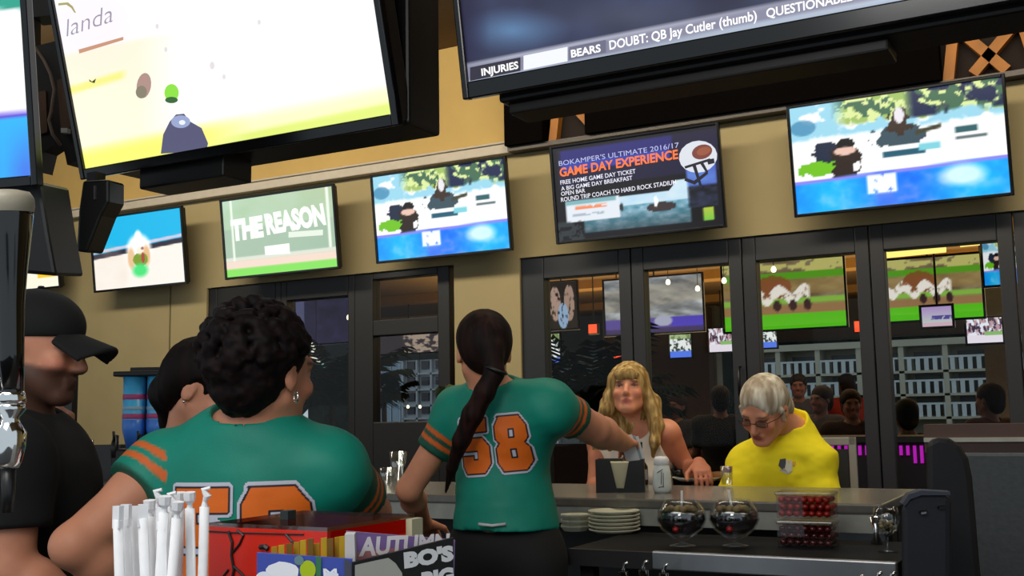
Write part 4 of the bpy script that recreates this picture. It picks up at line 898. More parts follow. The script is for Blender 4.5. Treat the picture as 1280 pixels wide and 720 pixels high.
obj('seat', prism(bmesh.new(), [(1165, 800), (1300, 800), (1300, 840), (1165, 840)], 2.55, 3.0), MC['chair_dark'], r)
pz = PD(1235, 835, 2.8)
for (dx, dy) in ((-0.1, -0.1), (0.1, -0.1), (-0.1, 0.1), (0.1, 0.1)): obj('leg', T([(pz.x+dx, pz.y+dy, pz.z), (pz.x+dx, pz.y+dy, 0)], 0.015), M_black, r)
r = thing('moulded_chair', (PD(1158, 700, 2.5).x, PD(1158, 700, 2.5).y, 0), 'low dark blue moulded chair back touching the right end of the bar', 'chair')
rounded([(1127, 632), (1136, 620), (1152, 616), (1178, 616), (1189, 620), (1189, 700), (1188, 800), (1128, 800)], 2.42, 2.62, 'shell', M_navy2, r)
obj('top_lip', prism(bmesh.new(), [(1128, 630), (1136, 618), (1152, 613), (1188, 615), (1188, 619), (1152, 619), (1138, 624), (1131, 633)], 2.41, 2.43), mat('lip_grey', (0.24, 0.25, 0.30), 0.5), r)
for (x, y) in ((1155, 641), (1178, 635)): obj('slot', prism(bmesh.new(), [(x-4, y-1.5), (x+4, y-2.5), (x+4, y+1), (x-4, y+2)], 2.412, 2.425), M_black, r)
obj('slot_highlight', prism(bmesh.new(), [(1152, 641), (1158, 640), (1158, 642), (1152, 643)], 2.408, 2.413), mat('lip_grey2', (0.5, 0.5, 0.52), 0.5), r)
pz = PD(1158, 800, 2.52)
for (dx, dy) in ((-0.05, -0.08), (0.05, -0.08), (-0.05, 0.08), (0.05, 0.08)): obj('leg', T([(pz.x+dx, pz.y+dy, pz.z+0.02), (pz.x+dx, pz.y+dy, 0)], 0.012), M_black, r)

# ================================================================== NEAR COUNTER AND WHAT STANDS ON IT
ZN = 1.08
r = thing('near_counter', (-0.4, 0.8, 0), 'bar counter nearest the camera, below the straws and the red box', 'bar counter')
obj('countertop', B(-1.3, 1.0, 0.35, 1.25, ZN-0.04, ZN), M_top, r, bevel=0.006); obj('panel', B(-1.2, 0.9, 0.5, 1.15, 0, ZN-0.04), M_dark, r)
# tap
dT = 0.75; tp = PD(12, 500, dT)
r = thing('beer_tap', (tp.x, tp.y, tp.z), 'black tulip shaped beer tap handle with cream cap and chrome collar', 'beer tap')
def upT(px, py): return PD(px, py, dT)
k_ = dT/FPX
ax0 = upT(14, 492); ax1 = upT(9, 240); axd = (ax1-ax0).normalized(); q = Vector((0, 0, 1)).rotation_difference(axd).to_matrix().to_4x4(); Mt = Matrix.Translation(ax0) @ q
def Lt(prof, name, m, par=r, M=None):
    b = bmesh.new(); lathe(b, prof, n=32); bmesh.ops.transform(b, matrix=M or Mt, verts=b.verts[:]); return obj(name, b, m, par, smooth=True)
Hh = (ax1-ax0).length
Lt([(0, 0), (15*k_, 0), (16*k_, Hh*0.2), (18*k_, Hh*0.45), (22*k_, Hh*0.62), (27*k_, Hh*0.78), (30*k_, Hh*0.88), (30*k_, Hh*0.925), (0, Hh*0.925)], 'handle', mat('black_lacquer', (0.02, 0.02, 0.025), 0.12, coat=0.6))
Lt([(30.5*k_, Hh*0.90), (32*k_, Hh*0.93), (31*k_, Hh*0.97), (26*k_, Hh*1.0), (14*k_, Hh*1.01), (0, Hh*1.01), (0, Hh*0.9)], 'cream_cap', mat('cream_cap', (0.60, 0.57, 0.50), 0.5))
M2 = Matrix.Translation(ax0)
Lt([(0, -12*k_), (17*k_, -12*k_), (18*k_, -8*k_), (17*k_, -2*k_), (15*k_, 3*k_), (0, 3*k_)], 'collar', M_chrome, M=M2)
fc = Lt([(0, -92*k_), (12*k_, -92*k_), (15*k_, -84*k_), (19*k_, -66*k_), (20*k_, -48*k_), (13*k_, -38*k_), (10*k_, -30*k_), (18*k_, -20*k_), (16*k_, -12*k_), (0, -12*k_)], 'faucet', M_chrome, M=M2)
obj('shank', T([ax0+Vector((0, 0, -58*k_)), ax0+Vector((0, 0, -58*k_))-CR*0.10], 0.011), M_chrome, r, smooth=True)
obj('spout', T([ax0+Vector((0, 0, -90*k_)), ax0+Vector((0.001, 0, -120*k_)), ax0+Vector((0.001, 0, -146*k_))], [9*k_, 8*k_, 7*k_]), M_black, r, smooth=True)
tw = ax0-CR*0.10; obj('tower', T([Vector((tw.x, tw.y, ZN)), Vector((tw.x, tw.y, tw.z+0.05))], 0.035, n=20), M_chrome, r, smooth=True)
# straws in a cup
dS = 0.80; kS = dS/FPX
cup = PD(205, 760, dS); cup.z = ZN
r = thing('straw_cup', cup, 'clear cup holding the bundle of paper wrapped straws', 'cup')
obj('cup', L([(0, 0.003), (0.034, 0.003), (0.038, 0.09), (0.040, 0.09), (0.036, 0), (0, 0)], cup), M_clear, r, smooth=True)
M_pap = mat('straw_paper', (0.93, 0.93, 0.94), 0.75, var=0.04, scale=60)
tops = [(147, 636, 'sq'), (157, 634, 'sq'), (168, 636, 'sq'), (178, 634, 'sq'), (187, 632, 'tw'), (196, 622, 'cu'), (206, 627, 'tw'), (213, 626, 'cu'), (225, 622, 'tw'), (222, 634, 'tw'), (237, 622, 'tw'), (192, 640, 'tw'), (202, 638, 'sq'), (256, 620, 'cu')]
bots = [150, 160, 171, 182, 189, 196, 199, 207, 222, 214, 239, 186, 203, 253]
words = ['leftmost wrapped straw', 'second wrapped straw from the left', 'third wrapped straw from the left', 'fourth wrapped straw from the left', 'wrapped straw with a twisted top, fifth from the left', 'wrapped straw with thin curled tip, left of centre', 'wrapped straw in the middle of the bundle', 'wrapped straw with bent paper top at centre', 'leaning wrapped straw with white twisted top', 'shorter wrapped straw behind leaning one', 'second wrapped straw from the right', 'short wrapped straw deep inside the bundle', 'short flat topped wrapped straw deep inside the bundle', 'rightmost wrapped straw standing apart with a curled tip']
for i, ((x, y, kind), bx) in enumerate(zip(tops, bots)):
    dd = dS + 0.014*((i*7) % 3-1)
    a = PD(x, y, dd); bt = PD(bx, 735, dd)
    t = (a-bt).normalized(); bt = bt + t*((ZN+0.006-bt.z)/t.z)
    o = thing('wrapped_straw', bt, words[i]+' in the cup', 'straw', 'paper wrapped straws')
    top = a - t*0.008
    obj('straw', T([bt, top], 0.0036, n=10), M_pap, o, smooth=True)
    b = bmesh.new()
    if kind == 'sq': box(b, -0.0034, 0.0034, -0.0022, 0.0022, -0.006, 0.010, Matrix.Translation(top) @ Matrix.Rotation(0.3*i, 4, 'Z'))
    elif kind == 'tw': tube(b, [top-t*0.003, top+t*0.003, top+t*0.006, top+t*0.012], [0.0031, 0.0018, 0.0040, 0.0046], n=8)
    else: tube(b, [top-t*0.002, top+t*0.004, top+t*0.008+CR*0.002, top+t*0.013-CR*0.001, top+t*0.014+CR*0.004], [0.0031, 0.0016, 0.0030, 0.0022, 0.0014], n=8)
    obj('paper_tip', b, M_pap, o)
# red box caddy
zt = PD(262, 658, 0.86).z
A_ = PD(262, 657, 0.86); D_ = PZ(441, 666, zt); D_ = A_ + (D_-A_).normalized()*0.118
A_.z = D_.z = zt
ex = (D_-A_).normalized(); ey = Vector((-ex.y, ex.x, 0))
dp = 0.115
Mb = Matrix(((ex.x, ey.x, 0, A_.x), (ex.y, ey.y, 0, A_.y), (0, 0, 1, ZN), (0, 0, 0, 1))); H = zt-ZN; Wb = 0.118
M_red = mat('orange_red_acrylic', (0.80, 0.13, 0.04), 0.25, var=0.1, scale=10); M_rtop = glassmat('smoked_red', (0.62, 0.42, 0.38), 0.12, 0.06)
r = thing('condiment_box', Mb @ Vector((Wb/2, dp/2, 0)), 'orange red box with black crack pattern on the near counter', 'caddy')
obj('front_panel', B(0, Wb, 0, 0.004, 0, H, Mb), M_red, r); obj('side_panel', B(0, 0.004, 0.004, dp, 0, H, Mb), M_red, r)
obj('side_panel', B(Wb-0.004, Wb, 0.004, dp, 0, H-0.012, Mb), M_red, r); obj('back_panel', B(0.004, Wb-0.004, dp-0.004, dp, 0, H, Mb), M_red, r)
obj('lid', B(0, Wb, 0, dp, H, H+0.003, Mb), M_rtop, r)
obj('cream_edge', B(Wb, Wb+0.006, dp-0.012, dp+0.004, H-0.03, H, Mb), M_cream, r)
obj('lid_knob', B(0.038, 0.046, 0.04, 0.05, H+0.003, H+0.010, Mb), mat('dull_knob', (0.12, 0.16, 0.16), 0.5), r)
b = bmesh.new()
def fp(px, py):
    rr = ray(px, py); n = ey; k = (A_-CAM).dot(n)/rr.dot(n); return CAM + rr*k - n*0.0006
for pts_, rad in (([(286, 664), (291, 678), (290, 694), (293, 712), (289, 735)], 0.0012), ([(297, 662), (305, 669), (300, 680), (292, 690)], 0.0009), ([(293, 708), (304, 718), (312, 730)], 0.0009), ([(286, 712), (278, 722)], 0.0009), ([(358, 668), (366, 677), (378, 680)], 0.0010), ([(326, 684), (332, 683), (336, 686)], 0.0022), ([(262, 664), (300, 666), (380, 668)], 0.0006)):
    tube(b, [fp(*q) for q in pts_], rad, n=6)
obj('crack_pattern', b, M_black, r)
# cards and packets in front of the box
M_print = vmat('print', 0.5)
def card(label, cat, corners, d, thick, base_c, art, lean=0.0):
    """corners: pixel TL, TR, BR(bottom beyond frame ok), BL with depths"""
    P = [PD(x, y, dd) for (x, y, dd) in corners]
    n = (P[1]-P[0]).cross(P[3]-P[0]).normalized()
    if n.dot(FWD) > 0: n = -n
    root = thing('menu_card', (P[2]+P[3])/2, label, cat)
    b = bmesh.new(); f = [b.verts.new(p) for p in P]; g = [b.verts.new(p-n*thick) for p in P]
    b.faces.new(f); b.faces.new(g[::-1])
    for i in range(4): b.faces.new((f[i], g[i], g[(i+1) % 4], f[(i+1) % 4]))
    c = obj('card', b, mat('card_'+label[:12].replace(' ', '_'), base_c, 0.5, var=0.02), root)
    S = Sheet(P[0], (P[1]-P[0]).normalized(), Vector((0, 0, 1)), n); S.n = n*0.25
    art(S); S.n = n; obj('print', S.mesh(), M_print, c)
    return root
def art_purple(S):
    S.poly([(446, 668), (568, 675), (566, 690), (446, 702)], '8a6aa8'); S.poly([(446, 690), (500, 684), (490, 704), (446, 712)], 'b87878')
    S.text('AUTUMN', (448, 694), (560, 688), 20, 'f2e8ea', bold=0.04, up=(450, 671))
def art_black(S):
    S.text("BO'S", (505, 709), (567, 699), 18, 'e6e4e6', bold=0.07, up=(504, 691)); S.text('BIG', (527, 735), (567, 727), 18, 'e6e4e6', bold=0.07, up=(526, 716))
    S.poly([(443, 706), (470, 700), (485, 697), (494, 704), (502, 716), (504, 740), (443, 740)], 'b4b2aa')
def art_blue(S):
    S.blob(353, 716, 21, 14, 'f4f4fa', j=.1); S.blob(330, 722, 10, 8, 'eef0fa'); S.blob(385, 712, 10, 12, 'b4c81e'); S.blob(374, 700, 6, 6, '6a8a90')
    S.poly([(395, 695), (402, 696), (401, 735), (396, 735)], '3a7a50'); S.text('M', (405, 722), (422, 722), 12, 'f4f4fa', bold=.04); S.blob(415, 722, 10, 8, 'e8ecfa', j=.2)
    S.poly([(431, 697), (440, 703), (440, 740), (431, 740)], '4a4c5a')
card('black folded card with chunky white lettering, in front of the purple card', 'menu card', [(442, 703, 0.75), (567, 672, 0.795), (567, 770, 0.795), (442, 770, 0.75)], 0, 0.002, (0.05, 0.05, 0.055), art_black)
card('purple folded card reading AUTUMN above the black card', 'menu card', [(434, 664, 0.774), (569, 675, 0.82), (566, 770, 0.82), (434, 770, 0.774)], 0, 0.002, (0.52, 0.42, 0.62), art_purple)
card('blue card with white cloud shapes standing before the sugar packets', 'menu card', [(321, 691, 0.755), (440, 699, 0.755), (440, 770, 0.755), (321, 770, 0.755)], 0, 0.002, (0.25, 0.32, 0.68), art_blue)
rp = thing('white_card', PD(438, 700, 0.822), 'narrow white card edge between the blue and purple cards', 'menu card')
obj('card', prism(bmesh.new(), [(431, 668), (443, 668), (444, 702), (440, 712), (431, 712)], 0.762, 0.770), mat('white_card', (0.78, 0.76, 0.76), 0.6), rp)
pk = [(343, 684), (352, 682), (362, 680), (371, 678), (379, 676), (388, 674), (396, 680), (405, 673), (413, 674), (422, 672), (428, 671)]
for i, (x, y) in enumerate(pk):
    d = 0.776-0.002*(i % 3); a = PD(x, y, d); o = thing('sugar_packet', PD(x, 740, d), ('leftmost', 'second from left', 'third from left', 'fourth from left', 'fifth from left', 'middle', 'fifth from right', 'fourth from right', 'third from right', 'second from right', 'rightmost')[i]+' yellow sugar packet in the row behind the blue card', 'sugar packet', 'yellow sugar packets behind blue card')
    obj('packet', prism(bmesh.new(), [(x-4, y), (x+3.5, y-1), (x+4, 760), (x-4, 760)], d, d+0.0012), mat('packet_%d' % (i % 3), [(0.70, 0.52, 0.06), (0.78, 0.62, 0.10), (0.48, 0.34, 0.07)][i % 3], 0.6, var=0.3), o)

# ================================================================== PEOPLE (signed distance bodies, one continuous surface each)
def A3(p): return np.array(tuple(p), float)
class SD:
    def __init__(s): s.ops = []
    def cone(s, a, b, ra, rb, k=0.02, neg=False): s.ops.append(('c', A3(a), A3(b), ra, rb, k, neg)); return s
    def ell(s, c, r, R=None, k=0.02, neg=False):
        R = np.eye(3) if R is None else np.array(R); s.ops.append(('e', A3(c), np.array(r, float), R, 0, k, neg)); return s
    def cut(s, p, n): s.ops.append(('p', A3(p), A3(Vector(n).normalized()), 0, 0, 0, True)); return s
    def grp(s, sd, k=0.03): s.ops.append(('g', sd, None, 0, 0, k, False)); return s
    def prim(s, o, P):
        if o[0] == 'g': return o[1].eval(P)
        if o[0] == 'c':
            a, b, ra, rb = o[1], o[2], o[3], o[4]; ab = b-a; L2 = max(ab@ab, 1e-9)
            t = np.clip((P-a)@ab/L2, 0, 1); d = np.linalg.norm(P-a-t[..., None]*ab, axis=-1); return d-(ra+(rb-ra)*t)
        if o[0] == 'e':
            q = (P-o[1])@o[3]; k0 = np.linalg.norm(q/o[2], axis=-1)+1e-9; k1 = np.linalg.norm(q/(o[2]**2), axis=-1)+1e-9; return k0*(k0-1)/k1
        return (P-o[1])@o[2]
    def comb(s, f, d, o):
        k = o[5]
        if o[0] == 'p': return np.maximum(f, d)
        if o[6]: d = -d; h = np.maximum(k-np.abs(f-d), 0)/max(k, 1e-6); return np.maximum(f, d)+h*h*k/4
        h = np.maximum(k-np.abs(f-d), 0)/max(k, 1e-6); return np.minimum(f, d)-h*h*k/4
    def eval(s, P):
        f = np.full(P.shape[:-1], 1.0)
        for o in s.ops: f = s.comb(f, s.prim(o, P), o)
        return f
    def bounds(s):
        lo = np.full(3, 1e9); hi = -lo
        for o in s.ops:
            if o[6]: continue
            l, h = s.bb(o); lo = np.minimum(lo, l); hi = np.maximum(hi, h)
        return lo, hi
    def bb(s, o):
        if o[0] == 'g': return o[1].bounds()
        if o[0] == 'c': r = max(o[3], o[4]); return np.minimum(o[1], o[2])-r, np.maximum(o[1], o[2])+r
        r = np.sqrt(((o[3]**2)*(o[2]**2)).sum(1)); return o[1]-r, o[1]+r
    def grid(s, h, disp=None, pad=0.03):
        lo, hi = s.bounds(); lo = lo-pad; hi = hi+pad; n = np.ceil((hi-lo)/h).astype(int)+1
        F = np.full(n, 1.0, np.float32)
        ax = [lo[i]+h*np.arange(n[i]) for i in range(3)]
        for o in s.ops:
            if o[0] == 'p':
                G = ((ax[0]-o[1][0])*o[2][0])[:, None, None]+((ax[1]-o[1][1])*o[2][1])[None, :, None]+((ax[2]-o[1][2])*o[2][2])[None, None, :]
                F = np.maximum(F, G.astype(np.float32)); continue
            l, u = s.bb(o); m = o[5]+3*h; i0 = np.clip(((l-m-lo)/h).astype(int), 0, n-1); i1 = np.clip(np.ceil((u+m-lo)/h).astype(int)+1, 1, n)
            sl = tuple(slice(a, b) for a, b in zip(i0, i1))
            X, Y, Z = np.meshgrid(ax[0][sl[0]], ax[1][sl[1]], ax[2][sl[2]], indexing='ij'); P = np.stack([X, Y, Z], -1)
            F[sl] = s.comb(F[sl], s.prim(o, P), o)
        if disp is not None:
            near = np.argwhere(np.abs(F) < 0.05); P = lo+near*h
            F[tuple(near.T)] += disp(P).astype(np.float32)
        return F, lo, h
    def mesh(s, h=0.006, disp=None):
        F, lo, h = s.grid(h, disp); return surfnet(F, lo, h)
def surfnet(F, lo, h):
    ins = F < 0
    nx, ny, nz = F.shape
    C = np.zeros((nx-1, ny-1, nz-1), np.int8)
    for dx in (0, 1):
        for dy in (0, 1):
            for dz in (0, 1): C += ins[dx:nx-1+dx, dy:ny-1+dy, dz:nz-1+dz]
    act = (C > 0) & (C < 8); idx = -np.ones(act.shape, int); cells = np.argwhere(act); idx[act] = np.arange(len(cells))
    acc = np.zeros((len(cells), 3)); cnt = np.zeros(len(cells))
    i, j, k = cells.T
    corners = [(a, b, c) for a in (0, 1) for b in (0, 1) for c in (0, 1)]
    for a in corners:
        for ax in range(3):
            if a[ax] == 1: continue
            b = list(a); b[ax] = 1
            fa = F[i+a[0], j+a[1], k+a[2]]; fb = F[i+b[0], j+b[1], k+b[2]]; m = (fa < 0) != (fb < 0)
            t = np.where(m, fa/np.where(m, fa-fb, 1), 0)
            p = np.zeros((len(cells), 3)); p[:] = a; p[:, ax] = t
            acc[m] += p[m]; cnt[m] += 1
    V = lo + h*(cells + acc/cnt[:, None])
    quads = []
    for ax in range(3):
        o1, o2 = [(1, 2), (2, 0), (0, 1)][ax]
        s0 = [slice(None)]*3; s1 = [slice(None)]*3; s0[ax] = slice(0, -1); s1[ax] = slice(1, None)
        A, Bv = ins[tuple(s0)], ins[tuple(s1)]; ch = A != Bv
        e = np.argwhere(ch); e = e[(e[:, o1] > 0) & (e[:, o2] > 0) & (e[:, o1] < F.shape[o1]-1) & (e[:, o2] < F.shape[o2]-1)]
        fl = A[tuple(e.T)]
        def cell(d1, d2):
            q = e.copy(); q[:, o1] -= d1; q[:, o2] -= d2; return idx[tuple(q.T)]
        Q = np.stack([cell(1, 1), cell(0, 1), cell(0, 0), cell(1, 0)], 1)
        Q[~fl] = Q[~fl][:, ::-1]; quads.append(Q)
    Q = np.concatenate(quads); Q = Q[(Q >= 0).all(1)]
    return V, Q
def sobj(name, sd, h, m, parent, disp=None, color=None):
    V, Q = sd.mesh(h, disp)
    cols = color(V) if color is not None else None
    me = mesh_from(V, Q, cols); return obj(name, me, m, parent, smooth=True)
def rot_fu(f, u):
    """columns = right, forward, up"""
    f = Vector(f).normalized(); r = f.cross(Vector(u)).normalized(); u = r.cross(f).normalized()
    return np.array([[r.x, f.x, u.x], [r.y, f.y, u.y], [r.z, f.z, u.z]])

M_skin = vmat('skin', 0.5, spec=0.35)
M_cloth = vmat('jersey_cloth', 0.55, spec=0.35, bump=0.15, scale=500)
def head_ops(S, H, R, s=1.0, female=False, nose=1.0):
    """H centre between the ears at eye height, R columns right/forward/up"""
    H = A3(H); g = lambda x, y, z: H + R@np.array([x, y, z])*s
    def e(c, r, k=0.015, neg=False): S.ell(g(*c), np.array(r)*s, R, k*s, neg)
    def c(a, b, ra, rb, k=0.015, neg=False): S.cone(g(*a), g(*b), ra*s, rb*s, k*s, neg)
    e((0, -0.014, 0.030), (0.074, 0.094, 0.084)); e((0, 0.028, -0.030), (0.058, 0.058, 0.078), 0.02)
    jw = 0.046 if female else 0.052
    for q in (-1, 1): c((q*jw, 0.0, -0.050), (q*0.017, 0.060, -0.092), 0.019, 0.016, 0.02)
    e((0, 0.066, -0.092), (0.020 if female else 0.024, 0.020, 0.017), 0.02)
    c((0, 0.086, 0.006), (0, 0.104*nose, -0.030), 0.008, 0.0115, 0.012); e((0, 0.094, -0.036), (0.016, 0.012, 0.009), 0.008)
    c((-0.036, 0.074, 0.022), (0.036, 0.074, 0.022), 0.012, 0.012, 0.015)
    for q in (-1, 1):
        e((q*0.040, 0.062, -0.026), (0.019, 0.019, 0.018), 0.018)
        e((q*0.031, 0.096, 0.004), (0.0165, 0.015, 0.010), 0.010, True)
        e((q*0.031, 0.070, 0.003), (0.0145, 0.0135, 0.0128), 0.004)
        e((q*0.075, -0.012, -0.008), (0.008, 0.018, 0.030), 0.006); e((q*0.083, -0.006, -0.004), (0.005, 0.008, 0.015), 0.004, True)
        e((q*0.012, 0.094, -0.042), (0.004, 0.005, 0.003), 0.003, True)
    c((-0.018, 0.080, -0.058), (0.018, 0.080, -0.058), 0.0065, 0.0065, 0.006); c((0, 0.086, -0.058), (0, 0.086, -0.059), 0.007, 0.007, 0.006)
    c((-0.014, 0.081, -0.069), (0.014, 0.081, -0.069), 0.0075, 0.0075, 0.006)
    c((-0.018, 0.092, -0.0635), (0.018, 0.092, -0.0635), 0.0018, 0.0018, 0.003, True)
    return g
def skin_color(H, R, s, base, lip=(0.70, 0.36, 0.33), brow=None, beard=None, flush=0.06, extra=None):
    H = A3(H); base = np.array(base)
    def f(V):
        n = fbm(V[:, 0]*30, V[:, 1]*30, V[:, 2]*30); c = base[None]*(1+0.10*(n-0.5))[:, None]
        q = (V-H)@R/s; x, y, z = q.T
        inh = (np.linalg.norm(q, axis=1) < 0.15)
        w = lambda cx, cz, rx, rz: np.clip(1-np.hypot((x-cx)/rx, (z-cz)/rz), 0, 1)*(y > 0.04)*inh
        for sx in (-1, 1):
            c = over(c, w(sx*0.042, -0.03, 0.03, 0.025)*0.5, np.array([0.80, 0.42, 0.36]))
            if brow is not None: c = over(c, np.clip(w(sx*0.032, 0.021, 0.021, 0.0055)*4, 0, 1)*0.9, np.array(brow))
            c = over(c, np.clip(w(sx*0.031, 0.007, 0.018, 0.006)*2.5, 0, .7), np.array([0.18, 0.10, 0.09]))
        c = over(c, np.clip(w(0, -0.0635, 0.024, 0.013)*3, 0, 1)*0.85, np.array(lip))
        if beard is not None:
            m = inh*np.clip((-0.030-z+0.15*np.clip(0.05-y, 0, .1))/0.012, 0, 1)*np.clip((y+0.02)/0.02, 0, 1)
            c = over(c, m*0.9, np.array(beard)*(0.8+0.4*n)[:, None])
        if extra: c = extra(c, V, q)
        return linA(c)
    return f
def eyes(root, g, R, s, iris=(0.30, 0.36, 0.30)):
    for q in (-1, 1):
        c = g(q*0.031, 0.0705, 0.003); b = bmesh.new(); bmesh.ops.create_uvsphere(b, u_segments=20, v_segments=16, radius=0.0122*s)
        V = np.array([v.co[:] for v in b.verts]); dd = V[:, 2]/(0.0122*s)
        bmesh.ops.transform(b, matrix=Matrix([list(R[0])+[c[0]], list(R[1])+[c[1]], list(R[2])+[c[2]], [0, 0, 0, 1]]) @ Matrix.Rotation(-PI/2, 4, 'X'), verts=b.verts[:])
        me = bpy.data.meshes.new('eye'); b.to_mesh(me); b.free()
        cols = np.where((dd > 0.90)[:, None], 0.02, np.where((dd > 0.72)[:, None], np.array(iris), 0.50)); ca = me.color_attributes.new('Col', 'FLOAT_COLOR', 'POINT')
        ca.data.foreach_set('color', np.concatenate([cols*np.ones((len(V), 3)), np.ones((len(V), 1))], 1).astype(np.float32).ravel())
        obj('eye', me, vmat('eye_surface', 0.15), root, smooth=True)
def hand_ops(S, W, f, u, s=1.0, side=1, curl=0.5, thumb=0.6, spread=0.10):
    """W wrist, f along the palm, u out of the back of the hand; side +1: thumb on the -r side"""
    R = rot_fu(f, u); W = A3(W); g = lambda x, y, z: W+R@np.array([x*side, y, z])*s
    S.ell(g(0, 0.045, 0), np.array([0.040, 0.048, 0.016])*s, R, 0.012)
    S.cone(g(0, -0.01, 0), g(0, 0.03, 0), 0.022*s, 0.020*s, 0.02)
    for i, (x, L_) in enumerate(((-0.028, 0.072), (-0.0095, 0.080), (0.0095, 0.075), (0.027, 0.060))):
        p = np.array([x, 0.080-abs(x)*0.15, 0.0]); ang = 0.15; a = g(*p); sp = x/0.028*spread
        S.cone(g(x*0.8, 0.04, 0), a, 0.010*s, 0.0098*s, 0.008)
        for j, fr in enumerate((0.45, 0.32, 0.23)):
            ang += curl*(0.9 if j == 0 else 1.0); q = p+np.array([sp*math.cos(ang), math.cos(ang), -math.sin(ang)])*L_*fr
            b = g(*q); r0 = (0.0092, 0.0084, 0.0077)[j]*s; S.cone(a, b, r0, r0*0.92, 0.003); a, p = b, q
    t0, t1, t2 = np.array([-0.030, 0.020, -0.006]), np.array([-0.052-0.012*thumb, 0.048, -0.014-0.010*curl]), np.array([-0.054-0.016*thumb, 0.078, -0.022-0.022*curl])
    S.cone(g(*t0), g(*t1), 0.014*s, 0.0105*s, 0.010); S.cone(g(*t1), g(*t2), 0.0102*s, 0.0085*s, 0.003)
def limb(S, pts, rs, k=0.02):
    for i in range(len(pts)-1): S.cone(pts[i], pts[i+1], rs[i], rs[i+1], k)
def mid(a, b, t=0.5): return Vector(a)+(Vector(b)-Vector(a))*t
def arm_ops(S, sh, el_, wr, s=1.0, fat=1.0):
    limb(S, [sh, mid(sh, el_, .35), el_], [0.050*fat, 0.046*fat, 0.037*fat], 0.02)
    limb(S, [el_, mid(el_, wr, .3), wr], [0.037*fat, 0.039*fat, 0.024*fat], 0.015)
def torso_ops(S, nk, ch, pv, sl, sr, inf=0.0, w=1.0, dep=1.0, belly=0.0, female=False, facing=None, bust=0.0):
    """neck base, chest centre, pelvis centre, shoulders"""
    nk, ch, pv, sl, sr = map(Vector, (nk, ch, pv, sl, sr)); rr = (sr-sl).normalized(); up = (nk-pv).normalized(); f = up.cross(rr).normalized()
    if facing is not None and f.dot(facing) < 0: f = -f
    R = rot_fu(f, up); hw_ = (sr-sl).length/2
    S.ell(ch, (hw_*0.90*w+inf, 0.110*dep+inf, 0.190+inf), R, 0.04)
    wa = mid(ch, pv, 0.55); S.ell(wa, (hw_*0.72*w+inf+belly*0.4, 0.098*dep+inf+belly, 0.155+inf), R, 0.06)
    S.ell(Vector(pv), (hw_*0.88*w+inf, 0.115*dep+inf, 0.125+inf), R, 0.06)
    for q in (sl, sr):
        S.cone(mid(nk, q, 0.18)-up*0.012, q, 0.044+inf, 0.052+inf, 0.035); S.cone(mid(ch, q, 0.45), q-up*0.02, 0.085+inf, 0.055+inf, 0.05)
    S.cone(mid(nk, ch, 0.3), nk-up*0.02, 0.07+inf, 0.056+inf*0.5, 0.04)
    if bust:
        for q in (-1, 1): S.ell(ch+rr*q*0.075+f*0.085-up*0.01, (0.062+inf, 0.055*bust+inf, 0.062+inf), R, 0.03)
    return R, f, up
def legs_standing(root, pv, rr, f, m, shoe, s=1.0, foot_z=0.0):
    S = SD(); pv = Vector(pv); toe = []
    S.ell(pv+Vector((0, 0, -0.0)), (0.165*s, 0.125*s, 0.13*s), rot_fu(f, (0, 0, 1)), 0.03)
    for q in (-1, 1):
        h = pv+rr*q*0.085-Vector((0, 0, 0.05)); kn = Vector((h.x, h.y, 0))+rr*q*0.01+f*0.02+Vector((0, 0, 0.48*s)); an = Vector((h.x, h.y, 0.09))+rr*q*0.015
        limb(S, [h, mid(h, kn, .5), kn, mid(kn, an, .35), an], [0.098*s, 0.082*s, 0.060*s, 0.058*s, 0.042*s], 0.03); toe.append((an, q))
    sobj('trousers', S, 0.012, m, root)
    for an, q in toe:
        S = SD(); S.cone(an+Vector((0, 0, -0.045)), an+f*0.13+Vector((0, 0, -0.058)), 0.042, 0.030, 0.02); S.cone(an, an+Vector((0, 0, -0.04)), 0.042, 0.045, 0.02)
        sobj('shoe', S, 0.008, shoe, root)
def legs_seated(root, S, pv, rr, f, ground=0.24):
    pv = Vector(pv); pts = []
    for q in (-1, 1):
        h = pv+rr*q*0.09; kn = h+f*0.42+rr*q*0.05; an = Vector((kn.x, kn.y, 0))-f*0.03+Vector((0, 0, ground+0.07)); pts.append((h, kn, an)); 
    return pts

def sleeve(J, a, b, ra, rb, ext=0.03, k=0.03):
    d = (Vector(b)-Vector(a)).normalized(); Q = SD(); Q.cone(a, Vector(b)+d*0.08, ra, rb); Q.cut(Vector(b)+d*ext, d); J.grp(Q, k)
def wrinkle(amp=0.004, sc=9): return lambda P: amp*(fbm(P[:, 0]*sc, P[:, 1]*sc, P[:, 2]*sc*1.6)-0.5)*2

